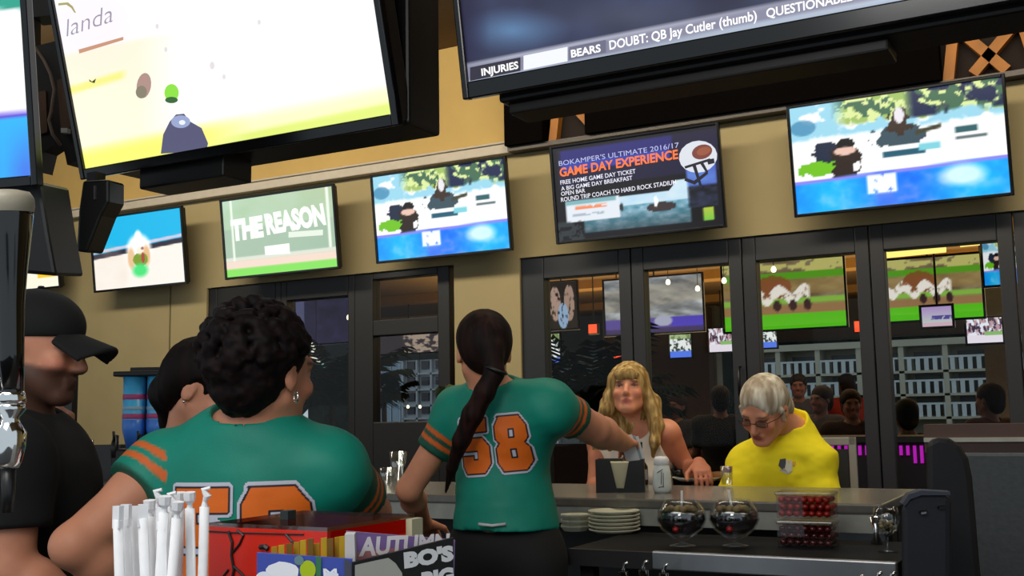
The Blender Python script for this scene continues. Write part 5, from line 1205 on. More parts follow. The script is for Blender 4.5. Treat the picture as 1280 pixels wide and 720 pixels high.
# varsity digits as unions of polygons in a 0..1 x 0..1 box (list of outer polygons, list of holes)
C_ = 0.24
DIG = {'8': ([[(0.10, 1.0), (0.78, 1.0), (1.0, 0.82), (1.0, 0.60), (0.86, 0.50), (1.0, 0.40), (1.0, 0.16), (0.80, 0), (0.16, 0), (0, 0.16), (0, 0.42), (0.12, 0.51), (0, 0.60), (0, 0.84), (0.14, 1.0)]],
             [[(0.40, 0.77), (0.62, 0.77), (0.62, 0.60), (0.40, 0.60)], [(0.40, 0.40), (0.62, 0.40), (0.62, 0.22), (0.40, 0.22)]]),
       '5': ([[(0, 1.0), (0.95, 1.0), (0.95, 0.76), (0.40, 0.76), (0.40, 0.64), (0.78, 0.64), (1.0, 0.48), (1.0, 0.16), (0.80, 0), (0.14, 0), (0, 0.14), (0, 0.32), (0.42, 0.32), (0.42, 0.24), (0.60, 0.24), (0.60, 0.42), (0.12, 0.42), (0, 0.48)]], []),
       '0': ([[(0.22, 1.0), (0.78, 1.0), (1.0, 0.80), (1.0, 0.20), (0.78, 0), (0.22, 0), (0, 0.20), (0, 0.80)]], [[(0.42, 0.76), (0.58, 0.76), (0.64, 0.70), (0.64, 0.30), (0.58, 0.24), (0.42, 0.24), (0.36, 0.30), (0.36, 0.70)]])}
def sdpoly(P, poly):
    n = len(poly); d = np.full(len(P), 1e9); ins = np.zeros(len(P), bool)
    for i in range(n):
        a = np.array(poly[i]); b = np.array(poly[(i+1) % n]); ab = b-a; t = np.clip(((P-a)@ab)/(ab@ab), 0, 1)
        d = np.minimum(d, np.linalg.norm(P-a-t[:, None]*ab, axis=1)); c = ((a[1] > P[:, 1]) != (b[1] > P[:, 1]))
        with np.errstate(divide='ignore', invalid='ignore'): xx = (b[0]-a[0])*(P[:, 1]-a[1])/(b[1]-a[1])+a[0]
        ins ^= c & (P[:, 0] < xx)
    return np.where(ins, -d, d)
def jersey_number(root, SDj, disp, digits, centre, right, up, W, Hh, gap=0.02, step=0.0022, o1=0.006, o2=0.014):
    """digits laid on the jersey surface: each grid point is carried onto the cloth along -n"""
    right = Vector(right).normalized(); up = Vector(up); up = (up - right*up.dot(right)).normalized(); n = right.cross(up)   # towards the viewer of the back
    tot = W*len(digits)+gap*(len(digits)-1); mg = o2+0.002
    us = np.arange(-tot/2-mg, tot/2+mg, step); vs = np.arange(-Hh/2-mg, Hh/2+mg, step); UU, VV = np.meshgrid(us, vs); P2 = np.stack([UU.ravel(), VV.ravel()], 1)
    d = np.full(len(P2), 1e9)
    for i, ch in enumerate(digits):
        x0 = -tot/2+i*(W+gap); outs, holes = DIG[ch]; q = lambda pl: [(x0+a*W, -Hh/2+b*Hh) for a, b in pl]
        di = np.min([sdpoly(P2, q(pl)) for pl in outs], axis=0)
        for hpl in holes: di = np.maximum(di, -sdpoly(P2, q(hpl)))
        d = np.minimum(d, di)
    P = A3(centre)+P2[:, :1]*A3(right)+P2[:, 1:]*A3(up)+A3(n)*0.25
    keep = d < o2
    for _ in range(40):
        f = SDj.eval(P)+disp(P); P = P-A3(n)*np.clip(f, -0.02, 0.05)[:, None]*0.8
    P = P+A3(n)*0.0025
    nx = len(us); idx = np.arange(len(P2)).reshape(len(vs), nx)
    F = np.stack([idx[:-1, :-1], idx[:-1, 1:], idx[1:, 1:], idx[1:, :-1]], -1).reshape(-1, 4)
    F = F[keep[F].all(1)]; used = np.unique(F); mp = -np.ones(len(P2), int); mp[used] = np.arange(len(used))
    col = np.where((d < 0)[:, None], np.array([0.93, 0.44, 0.10]), np.where((d < o1)[:, None], np.array([0.07, 0.08, 0.14]), np.array([0.80, 0.80, 0.86])))
    obj('number', mesh_from(P[used], mp[F], linA(col[used])), M_cloth, root, smooth=True)

TEAL = np.array([0.055, 0.53, 0.45]); TEALD = np.array([0.10, 0.34, 0.27]); ORNG = np.array([0.86, 0.40, 0.16])
def jersey_color(sleeves, yokes=(), hem=None):
    """sleeves: list of (shoulder, cuff point): two orange stripes near the cuff"""
    def f(V):
        n = fbm(V[:, 0]*12, V[:, 1]*12, V[:, 2]*12); c = TEAL[None]*(1+0.16*(n-0.5))[:, None]
        for (a, b, t0, rad) in sleeves:
            a, b = A3(a), A3(b); L_ = np.linalg.norm(b-a); ax = (b-a)/L_; t = (V-a)@ax; dist = np.linalg.norm(V-a-t[:, None]*ax, axis=1); on = (dist < rad) & (t > 0.05*L_)
            c = over(c, on*np.clip((t-t0*L_)/0.006, 0, 1), TEALD)
            for k in (0.030, 0.056): c = over(c, on*np.clip((0.0085-np.abs(t-(L_-k)))/0.003, 0, 1), ORNG)
        return linA(c)
    return f
def root_person(label, at, group=None):
    return thing('person', (at.x, at.y, 0), label, 'person', group)
def ring(name, c, rad, th, axis, m, root, n=24):
    axis = Vector(axis).normalized(); a = axis.orthogonal().normalized(); b_ = axis.cross(a); b = bmesh.new()
    pts = [Vector(c)+a*math.cos(2*PI*i/n)*rad+b_*math.sin(2*PI*i/n)*rad for i in range(n+1)]
    return obj(name, tube(b, pts, th, n=8), m, root, smooth=True)
M_hair = vmat('hair', 0.65, spec=0.15)
M_trs = mat('black_trousers', (0.03, 0.028, 0.03), 0.8, var=0.1); M_shoe = mat('black_shoe', (0.03, 0.03, 0.03), 0.5)
SK1 = (0.84, 0.57, 0.44); SK2 = (0.60, 0.38, 0.28)
def hair_color(base, hi=None, sc=60, zsc=6):
    base = np.array(base); hi = base*1.6 if hi is None else np.array(hi)
    def f(V):
        n = fbm(V[:, 0]*sc, V[:, 1]*sc, V[:, 2]*zsc); return linA(over(np.tile(base, (len(V), 1)), np.clip((n-0.35)*2.2, 0, 1), hi))
    return f
def strands(amp, sc=70, z=7): return lambda P: amp*(fbm(P[:, 0]*sc, P[:, 1]*sc, P[:, 2]*z)-0.5)*2

# ---------------- server with the long ponytail, back to the camera
def server_ponytail():
    ctr = PD(632, 700, 3.05); root = root_person('woman server in teal jersey number 58 with long dark ponytail, reaching right over the bar', ctr)
    H = PD(604, 440, 3.03); nk = PD(614, 487, 3.04); ch = PD(628, 555, 3.08); pv = PD(632, 668, 3.05)
    sl, sr = PD(574, 514, 3.12), PD(684, 506, 2.99); el_l, wr_l = PD(511, 612, 3.12), PD(530, 655, 3.36); el_r, wr_r = PD(742, 536, 3.16), PD(778, 553, 3.40)
    f = sdir(8); hf = sdir(38); R = rot_fu(hf+Vector((0, 0, -0.05)), (0.0, 0, 1)); s = 0.94
    S = SD(); torso_ops(S, nk, ch, pv, sl, sr, w=0.92, facing=f); g = head_ops(S, H, R, s, female=True)
    S.cone(nk-Vector((0, 0, 0.03)), g(0, -0.02, -0.03), 0.052, 0.050, 0.02)
    arm_ops(S, sl, el_l, wr_l, fat=0.96); arm_ops(S, sr, el_r, wr_r, fat=1.22)
    hand_ops(S, wr_l, wr_l-el_l+Vector((0, 0, 0.02)), (-0.3, 0, 1), 0.92, -1, curl=0.35)
    hand_ops(S, wr_r, (PD(792, 552, 3.52)-wr_r), (0.2, -0.3, 1), 0.92, 1, curl=0.75)
    sobj('body', S, 0.0065, M_skin, root, color=skin_color(H, R, s, SK1, brow=(0.12, 0.07, 0.05)))
    eyes(root, g, R, s)
    cl, cr = mid(sl, el_l, 0.40), mid(sr, el_r, 0.42)
    def shirt(J, inf):
        torso_ops(J, nk, ch, pv, sl, sr, inf=inf, w=0.92, facing=f)
        J.cone(mid(ch, pv, .6), pv-Vector((0, 0, 0.0)), 0.115+inf, 0.135+inf, 0.05)
    J = SD(); shirt(J, 0.014)
    J.cut(pv+Vector((0, 0, 0.02)), (0, 0, -1)); sleeve(J, sl, cl, 0.060, 0.052); sleeve(J, sr, cr, 0.062, 0.060)
    J.cone(nk-Vector((0, 0, 0.02)), nk+Vector((0.0, 0, 0.10)), 0.060, 0.075, 0.01, neg=True)
    w_ = wrinkle(0.006, 8)
    sobj('jersey', J, 0.0065, M_cloth, root, w_, jersey_color([(sl, cl+(cl-sl).normalized()*0.03, 0.55, 0.085), (sr, cr+(cr-sr).normalized()*0.03, 0.45, 0.085)]))
    jersey_number(root, J, w_, '58', PD(616, 556, 2.95), PD(664, 552, 2.93)-PD(570, 560, 2.99), Vector((0, 0, 1)), 0.086, 0.148, gap=0.022, o1=0.004, o2=0.010)
    obj('white_undershirt_hem', T([PD(598, 655, 2.905), PD(615, 657, 2.90), PD(632, 655, 2.90)], 0.004, n=8), mat('white_cloth', (0.8, 0.8, 0.8), 0.8), root, smooth=True)
    rr = (sr-sl); rr.z = 0; rr.normalize(); legs_standing(root, pv-Vector((0, 0, 0.03)), rr, f, M_trs, M_shoe)
    # hair cap and ponytail
    Q = SD(); gg = lambda x, y, z: Vector((A3(H)+R@np.array([x, y, z])*s).tolist())
    Q.ell(gg(0, -0.022, 0.040), np.array((0.083, 0.098, 0.086))*s, R, 0.01); Q.ell(gg(0, -0.055, 0.0), np.array((0.068, 0.058, 0.075))*s, R, 0.03)
    Q.ell(gg(0, 0.10, -0.03), np.array((0.07, 0.055, 0.09))*s, R, 0.01, True)
    pt = [gg(0.012, -0.10, 0.0), PD(618, 466, 2.91), PD(606, 490, 2.90), PD(591, 518, 2.905), PD(577, 550, 2.92), PD(565, 584, 2.95), PD(557, 616, 2.98)]
    limb(Q, pt, [0.033, 0.026, 0.027, 0.028, 0.023, 0.014, 0.004], 0.012)
    sobj('hair', Q, 0.005, M_hair, root, strands(0.002, 90, 3), hair_color((0.08, 0.045, 0.04), (0.20, 0.10, 0.08), 90, 3))
    ring('hair_tie', PD(620, 462, 2.905), 0.029, 0.005, PD(608, 490, 2.9)-PD(622, 455, 2.9), M_black, root)
    # slips of paper in her hand
    rp = thing('paper_slips', PD(786, 575, 3.46), 'folded white receipt slips held out by the ponytailed server', 'paper')
    for k, c in enumerate(((0.8, 0.8, 0.8), (0.55, 0.62, 0.66), (0.82, 0.82, 0.80))):
        a = [PD(774+k*6, 545+k, 3.44+0.012*k), PD(790+k*4, 543+k, 3.45+0.012*k), PD(800+k*3, 575-k, 3.45+.012*k), PD(783+k*6, 577-k, 3.44+.012*k)]
        b = bmesh.new(); v = [b.verts.new(p) for p in a]; v2 = [b.verts.new(p+FWD*0.001) for p in a]; b.faces.new(v); b.faces.new(v2[::-1])
        for i in range(4): b.faces.new((v[i], v2[i], v2[(i+1) % 4], v[(i+1) % 4]))
        obj('slip', b, mat('slip_%d' % k, c, 0.7, var=0.03), rp)
    obj('black_clip', prism(bmesh.new(), [(795, 553), (803, 553), (803, 561), (795, 562)], 3.475, 3.485), M_black, rp)
server_ponytail()

# ---------------- curly haired server in front
def server_curly():
    ctr = PD(305, 800, 2.1); root = root_person('woman server in teal jersey with short curly dark hair and hoop earring, back to us', ctr)
    H = PD(334, 466, 2.10); nk = PD(312, 530, 2.10); ch = PD(312, 625, 2.13); pv = PD(308, 790, 2.10); nk.z -= 0.0
    sl, sr = PD(208, 586, 2.16), PD(408, 586, 2.10); el_l, wr_l = PD(92, 682, 2.02), PD(190, 742, 2.14); el_r, wr_r = PD(464, 640, 2.34), PD(430, 705, 2.50)
    f = sdir(30); hf = sdir(-3); R = rot_fu(hf+Vector((0, 0, -0.05)), (0.02, 0, 1)); s = 1.0
    S = SD(); torso_ops(S, nk, ch, pv, sl, sr, w=1.0, facing=f, dep=1.1); g = head_ops(S, H, R, s, female=True)
    S.cone(nk-Vector((0, 0, 0.03)), g(0, -0.02, -0.03), 0.060, 0.055, 0.02)
    arm_ops(S, sl, el_l, wr_l, fat=1.12); arm_ops(S, sr, el_r, wr_r, fat=1.12)
    hand_ops(S, wr_l, wr_l-el_l, (0, -0.5, 1), 0.95, -1, curl=0.4); hand_ops(S, wr_r, wr_r-el_r, (0, -0.3, 1), 0.95, 1, curl=0.4)
    sobj('body', S, 0.0065, M_skin, root, color=skin_color(H, R, s, (0.80, 0.54, 0.42), brow=(0.10, 0.06, 0.05)))
    eyes(root, g, R, s, (0.15, 0.08, 0.05))
    cl, cr = mid(sl, el_l, 0.20), mid(sr, el_r, 0.50)
    J = SD(); torso_ops(J, nk, ch, pv, sl, sr, inf=0.016, w=1.0, facing=f, dep=1.1); sleeve(J, sl, cl, 0.074, 0.070); sleeve(J, sr, cr, 0.072, 0.066)
    J.cone(mid(nk, sl, .35)-Vector((0, 0, 0.03)), mid(nk, sl, .8)-Vector((0, 0, 0.02)), 0.065, 0.065, 0.03); J.cone(mid(nk, sr, .35)-Vector((0, 0, 0.03)), mid(nk, sr, .8)-Vector((0, 0, 0.02)), 0.065, 0.065, 0.03)
    J.cut(pv-Vector((0, 0, 0.02)), (0, 0, -1))
    J.cone(nk-Vector((0, 0, 0.008)), nk+Vector((0.0, 0, 0.10)), 0.066, 0.08, 0.01, neg=True)
    w_ = wrinkle(0.005, 7)
    sobj('jersey', J, 0.0065, M_cloth, root, w_, jersey_color([(sl, cl+(cl-sl).normalized()*0.03, 0.9, 0.10), (sr, cr+(cr-sr).normalized()*0.03, 0.25, 0.10)]))
    jersey_number(root, J, w_, '58', PD(300, 672, 2.0), PD(370, 672, 1.98)-PD(230, 674, 2.0), Vector((0, 0, 1)), 0.115, 0.185, gap=0.022, step=0.002, o1=0.004, o2=0.011)
    rr = (sr-sl); rr.z = 0; rr.normalize(); legs_standing(root, pv-Vector((0, 0, 0.03)), rr, f, M_trs, M_shoe)
    Q = SD(); gg = lambda x, y, z: Vector((A3(H)+R@np.array([x, y, z])*s).tolist())
    Q.ell(gg(0, -0.035, 0.035), (0.088, 0.100, 0.088), R, 0.01); Q.ell(gg(0, -0.06, -0.02), (0.066, 0.065, 0.070), R, 0.03)
    rn = random.Random(5)
    for i in range(420):
        z = rn.uniform(-0.55, 1); a = rn.uniform(0, 2*PI); rho = math.sqrt(max(0, 1-z*z)); x, y = rho*math.cos(a), rho*math.sin(a)
        if y > 0.50 and z < 0.70: continue
        if y > 0.12 and z < 0.0: continue
        sh_ = 1.0 if z > -0.1 else 1.0-0.55*(-0.1-z)
        c = gg(x*0.090*sh_, -0.035+y*0.108, 0.036+z*0.096); Q.ell(c, [rn.uniform(0.008, 0.016)]*3, None, 0.006)
    Q.ell(gg(0, 0.115, -0.045), (0.075, 0.062, 0.09), R, 0.008, True)
    sobj('hair', Q, 0.0045, M_hair, root, lambda P: 0.0055*(fbm(P[:, 0]*75, P[:, 1]*75, P[:, 2]*75)-0.5)*2, hair_color((0.05, 0.025, 0.03), (0.12, 0.055, 0.05), 90, 90))
    for q in (-1, 1): ring('hoop_earring', gg(q*0.084, -0.006, -0.048), 0.011, 0.0019, R@np.array([0.5, 0.9, 0.0]), M_chrome, root)
server_curly()

# ---------------- man with a black cap
def cap_man():
    ctr = PD(30, 700, 2.38); root = root_person('bearded man in black cap and black shirt at the left edge, facing right', ctr)
    H = PD(47, 438, 2.38); nk = PD(26, 528, 2.40); ch = PD(38, 620, 2.42); pv = PD(30, 790, 2.42); f = sdir(-66); R = rot_fu(f+Vector((0, 0, -0.10)), (0, 0, 1)); s = 1.04
    sr, sl = PD(10, 570, 2.20), PD(52, 568, 2.62); el_r, wr_r = PD(12, 712, 2.16), PD(110, 770, 2.2); el_l, wr_l = PD(74, 664, 2.62), PD(76, 566, 2.53)
    S = SD(); torso_ops(S, nk, ch, pv, sl, sr, facing=f, dep=1.15); g = head_ops(S, H, R, s)
    S.cone(nk-Vector((0, 0, 0.03)), g(0, -0.02, -0.03), 0.068, 0.062, 0.02); arm_ops(S, sr, el_r, wr_r, fat=1.30); arm_ops(S, sl, el_l, wr_l, fat=1.15)
    hand_ops(S, wr_r, wr_r-el_r, (0, 0, 1), 1.05, 1, curl=0.4); hand_ops(S, wr_l, (PD(82, 520, 2.50)-wr_l), CR, 1.1, 1, curl=1.15)
    def ex(c, V, q): return c
    sobj('body', S, 0.006, M_skin, root, color=skin_color(H, R, s, (0.84, 0.57, 0.45), lip=(0.62, 0.36, 0.32), brow=(0.16, 0.10, 0.08), beard=(0.30, 0.20, 0.16)))
    eyes(root, g, R, s)
    cr, cl = mid(sr, el_r, 0.52), mid(sl, el_l, 0.5)
    J = SD(); torso_ops(J, nk, ch, pv, sl, sr, inf=0.02, facing=f, dep=1.2, belly=0.02); sleeve(J, sr, cr, 0.085, 0.078); sleeve(J, sl, cl, 0.078, 0.072); J.cut(pv-Vector((0, 0, 0.05)), (0, 0, -1))
    J.cone(nk-Vector((0, 0, 0.01)), nk+Vector((0, 0, 0.12)), 0.072, 0.09, 0.01, neg=True)
    sobj('shirt', J, 0.0075, mat('black_shirt', (0.045, 0.045, 0.055), 0.9, var=0.1), root, wrinkle(0.005, 8))
    rr = (sr-sl); rr.z = 0; rr.normalize(); legs_standing(root, pv-Vector((0, 0, 0.03)), rr, f, M_trs, M_shoe, 1.05)
    G = lambda x, y, z: Vector((A3(H)+R@np.array([x, y, z])*s).tolist())
    Q = SD(); Q.ell(G(0, -0.036, 0.005), (0.076, 0.080, 0.055), R, 0.01); Q.ell(G(0, 0.11, -0.03), (0.10, 0.09, 0.08), R, 0.01, True); Q.ell(G(0, 0.0, -0.06), (0.10, 0.03, 0.055), R, 0.01, True)
    sobj('hair', Q, 0.006, M_hair, root, None, hair_color((0.13, 0.08, 0.06)))
    K = SD(); K.ell(G(0, -0.010, 0.052), (0.086, 0.108, 0.082), R, 0.01); K.cut(G(0, 0, 0.024), -Vector((R@np.array([0, -0.12, 1])).tolist())); 
    cp = sobj('cap', K, 0.005, mat('black_cap', (0.035, 0.035, 0.042), 0.85, var=0.1), root)
    Bm = SD(); 
    for x in np.linspace(-0.066, 0.066, 17):
        L_ = 0.165-9.5*x*x; Bm.cone(G(x, 0.070, 0.040-5*x*x), G(x, L_, 0.014-6*x*x), 0.0065, 0.0055, 0.010)
    sobj('brim', Bm, 0.004, MC['black_cap'], cp)
    obj('cap_button', L([(0, 0), (0.008, 0.001), (0.006, 0.005), (0, 0.006)], G(0, -0.01, 0.132)), MC['black_cap'], cp, smooth=True)
cap_man()

# ---------------- dark haired woman partly hidden
def woman_hidden():
    ctr = PD(245, 700, 2.85); root = root_person('dark haired woman with a stud earring looking down, half hidden behind the curly haired server', ctr)
    H = PD(256, 488, 2.78); nk = PD(232, 552, 2.82); ch = PD(228, 640, 2.85); pv = PD(228, 790, 2.85); f = sdir(-55); R = rot_fu(sdir(-66)+Vector((0, 0, -0.55)), (0, 0, 1)); s = 0.97
    sr, sl = PD(225, 590, 2.70), PD(262, 590, 2.98); el_r, wr_r = PD(215, 690, 2.70), PD(280, 730, 2.8); el_l, wr_l = PD(275, 690, 3.0), PD(320, 730, 3.0)
    S = SD(); torso_ops(S, nk, ch, pv, sl, sr, facing=f, w=0.9); g = head_ops(S, H, R, s, female=True); S.cone(nk-Vector((0, 0, 0.03)), g(0, -0.02, -0.03), 0.058, 0.052, 0.03)
    arm_ops(S, sr, el_r, wr_r); arm_ops(S, sl, el_l, wr_l); hand_ops(S, wr_r, wr_r-el_r, (0, 0, 1), .93, 1, .4); hand_ops(S, wr_l, wr_l-el_l, (0, 0, 1), .93, -1, .4)
    sobj('body', S, 0.0065, M_skin, root, color=skin_color(H, R, s, (0.86, 0.60, 0.48), brow=(0.10, 0.06, 0.05))); eyes(root, g, R, s, (0.12, 0.07, 0.05))
    J = SD(); torso_ops(J, nk-Vector((0, 0, .02)), ch, pv, sl, sr, inf=0.012, facing=f, w=0.9); J.cone(sr, mid(sr, el_r, .4), .066, .06, .03); J.cone(sl, mid(sl, el_l, .4), .066, .06, .03); J.cone(nk-Vector((0, 0, 0.03)), nk+Vector((0, 0, 0.12)), 0.075, 0.10, 0.01, neg=True)
    sobj('top', J, 0.009, mat('dark_top', (0.06, 0.06, 0.07), 0.9), root, wrinkle())
    rr = (sr-sl); rr.z = 0; rr.normalize(); legs_standing(root, pv, rr, f, M_trs, M_shoe)
    G = lambda x, y, z: Vector((A3(H)+R@np.array([x, y, z])*s).tolist()); Q = SD()
    Q.ell(G(0, -0.026, 0.042), (0.086, 0.102, 0.088), R, 0.01); Q.ell(G(0, -0.065, 0.0), (0.078, 0.06, 0.09), R, 0.03)
    limb(Q, [G(-0.02, -0.085, 0.0), G(-0.03, -0.10, -0.06), PD(215, 530, 2.84), PD(214, 552, 2.88)], [0.045, 0.04, 0.026, 0.010], 0.03)
    Q.ell(G(0, 0.105, -0.035), (0.085, 0.068, 0.095), R, 0.01, True)
    for q in (-1, 1): Q.ell(G(q*0.085, 0.012, -0.02), (0.022, 0.03, 0.05), R, 0.006, True)
    sobj('hair', Q, 0.0055, M_hair, root, strands(0.003), hair_color((0.05, 0.03, 0.03), (0.12, 0.07, 0.06)))
    for q in (-1, 1): obj('stud_earring', L([(0, -.005), (0.005, 0), (0, .005)], G(q*0.084, -0.006, -0.038), n=12), M_chrome, root, smooth=True)
woman_hidden()

# ---------------- blonde customer
def blonde():
    ctr = PD(800, 660, 4.55); root = root_person('long haired blonde woman in white sleeveless top seated across the bar, looking up', ctr)
    H = PD(786, 489, 4.48); nk = PD(797, 532, 4.53); ch = PD(800, 590, 4.55); pv = Vector((ch.x+0.01, ch.y+0.05, 0.87)); f = sdir(190); R = rot_fu(sdir(196)+Vector((0, 0, 0.24)), (0, 0, 1)); s = 0.96
    sr, sl = PD(752, 553, 4.62), PD(832, 541, 4.47); el_r, wr_r = PD(744, 610, 4.50), PD(776, 608, 4.22); el_l, wr_l = PD(862, 590, 4.48), PD(874, 580, 4.24)
    S = SD(); torso_ops(S, nk, ch, pv, sl, sr, facing=f, w=0.92, bust=0.9); g = head_ops(S, H, R, s, female=True); S.cone(nk-Vector((0, 0, 0.03)), g(0, -0.015, -0.04), 0.050, 0.048, 0.03)
    arm_ops(S, sr, el_r, wr_r, fat=0.95); arm_ops(S, sl, el_l, wr_l, fat=0.95)
    hand_ops(S, wr_r, wr_r-el_r, (0, 0, 1), .92, 1, .4); hand_ops(S, wr_l, PD(882, 600, 4.10)-wr_l, Vector((0, 0, 1))-sdir(190)*-0.2, .95, -1, .45)
    legs = legs_seated(root, S, pv, (sl-sr).normalized(), f)
    for h, kn, an in legs: limb(S, [h, kn, mid(kn, an, .3), an], [.085, .058, .055, .038], .03)
    SKb = (0.84, 0.56, 0.43)
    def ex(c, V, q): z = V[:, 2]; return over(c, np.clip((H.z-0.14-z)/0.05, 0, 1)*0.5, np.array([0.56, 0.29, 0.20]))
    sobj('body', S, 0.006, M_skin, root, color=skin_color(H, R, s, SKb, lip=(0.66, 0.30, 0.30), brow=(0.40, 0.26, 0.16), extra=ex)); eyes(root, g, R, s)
    J = SD(); torso_ops(J, nk, ch, pv, sl, sr, inf=0.010, facing=f, w=0.92, bust=0.95)
    J.ell(nk+f*0.11-Vector((0, 0, 0.0)), (0.070, 0.10, 0.062), None, 0.01, True); J.cone(nk-Vector((0, 0, .01)), nk+Vector((0, 0, .12)), .075, .12, .01, neg=True)
    for q in (sl, sr):
        d = (q-nk); d.z = 0; d.normalize(); J.cut(mid(nk, q, 0.86), d*1.0+Vector((0, 0, 0.25)))
    J.cut(pv-Vector((0, 0, 0.0)), (0, 0, -1))
    sobj('white_top', J, 0.006, mat('white_top', (0.86, 0.81, 0.74), 0.85, var=0.03), root, wrinkle(0.004, 12))
    P_ = SD(); P_.ell(pv, (0.17, 0.14, 0.12), rot_fu(f, (0, 0, 1)), 0.03)
    for h, kn, an in legs: limb(P_, [h, mid(h, kn, .9)], [.098, .07], .03)
    sobj('shorts', P_, 0.012, mat('denim', (0.16, 0.2, 0.3), 0.9), root)
    for h, kn, an in legs:
        F_ = SD(); F_.cone(an-Vector((0, 0, .03)), an+f*.12-Vector((0, 0, .045)), .036, .028, .02); sobj('shoe', F_, .009, M_shoe, root)
    G = lambda x, y, z: Vector((A3(H)+R@np.array([x, y, z])*s).tolist()); Q = SD()
    Q.ell(G(0, -0.020, 0.044), (0.086, 0.102, 0.088), R, 0.01); Q.ell(G(0, -0.055, -0.02), (0.085, 0.06, 0.10), R, 0.03)
    Q.ell(G(0, 0.112, -0.040), (0.062, 0.072, 0.088), R, 0.012, True)
    Q.ell(G(0, 0.082, 0.052), (0.052, 0.018, 0.022), R, 0.015)       # fringe
    for q, tp in ((1, [PD(758, 512, 4.47), PD(751, 538, 4.50), PD(743, 560, 4.52)]), (-1, [PD(814, 508, 4.44), PD(820, 532, 4.41), PD(818, 552, 4.38), PD(816, 570, 4.38)])):
        # q=+1 is her right (image left)
        st0 = G(q*0.064, 0.02, 0.045); st1 = G(q*0.080, 0.008, -0.02)
        limb(Q, [st0, st1]+tp, [0.022, 0.023, 0.025, 0.026]+([0.010] if len(tp) == 3 else [0.020, 0.008]), 0.02)
        limb(Q, [G(q*0.06, -0.03, 0.0), mid(st1, tp[0], .7)+f*-0.03, tp[1]-f*0.02], [0.034, 0.036, 0.028], 0.02)
    limb(Q, [G(0, -0.08, -0.02), G(0, -0.11, -0.12), G(0, -0.12, -0.20)], [.07, .07, .04], .03)
    sobj('hair', Q, 0.005, M_hair, root, strands(0.006, 75, 9), hair_color((0.50, 0.38, 0.20), (0.86, 0.74, 0.50), 85, 9))
    stool('bar stool under the blonde woman', pv.x-0.0, pv.y+0.02, math.radians(10), back=False)
blonde()

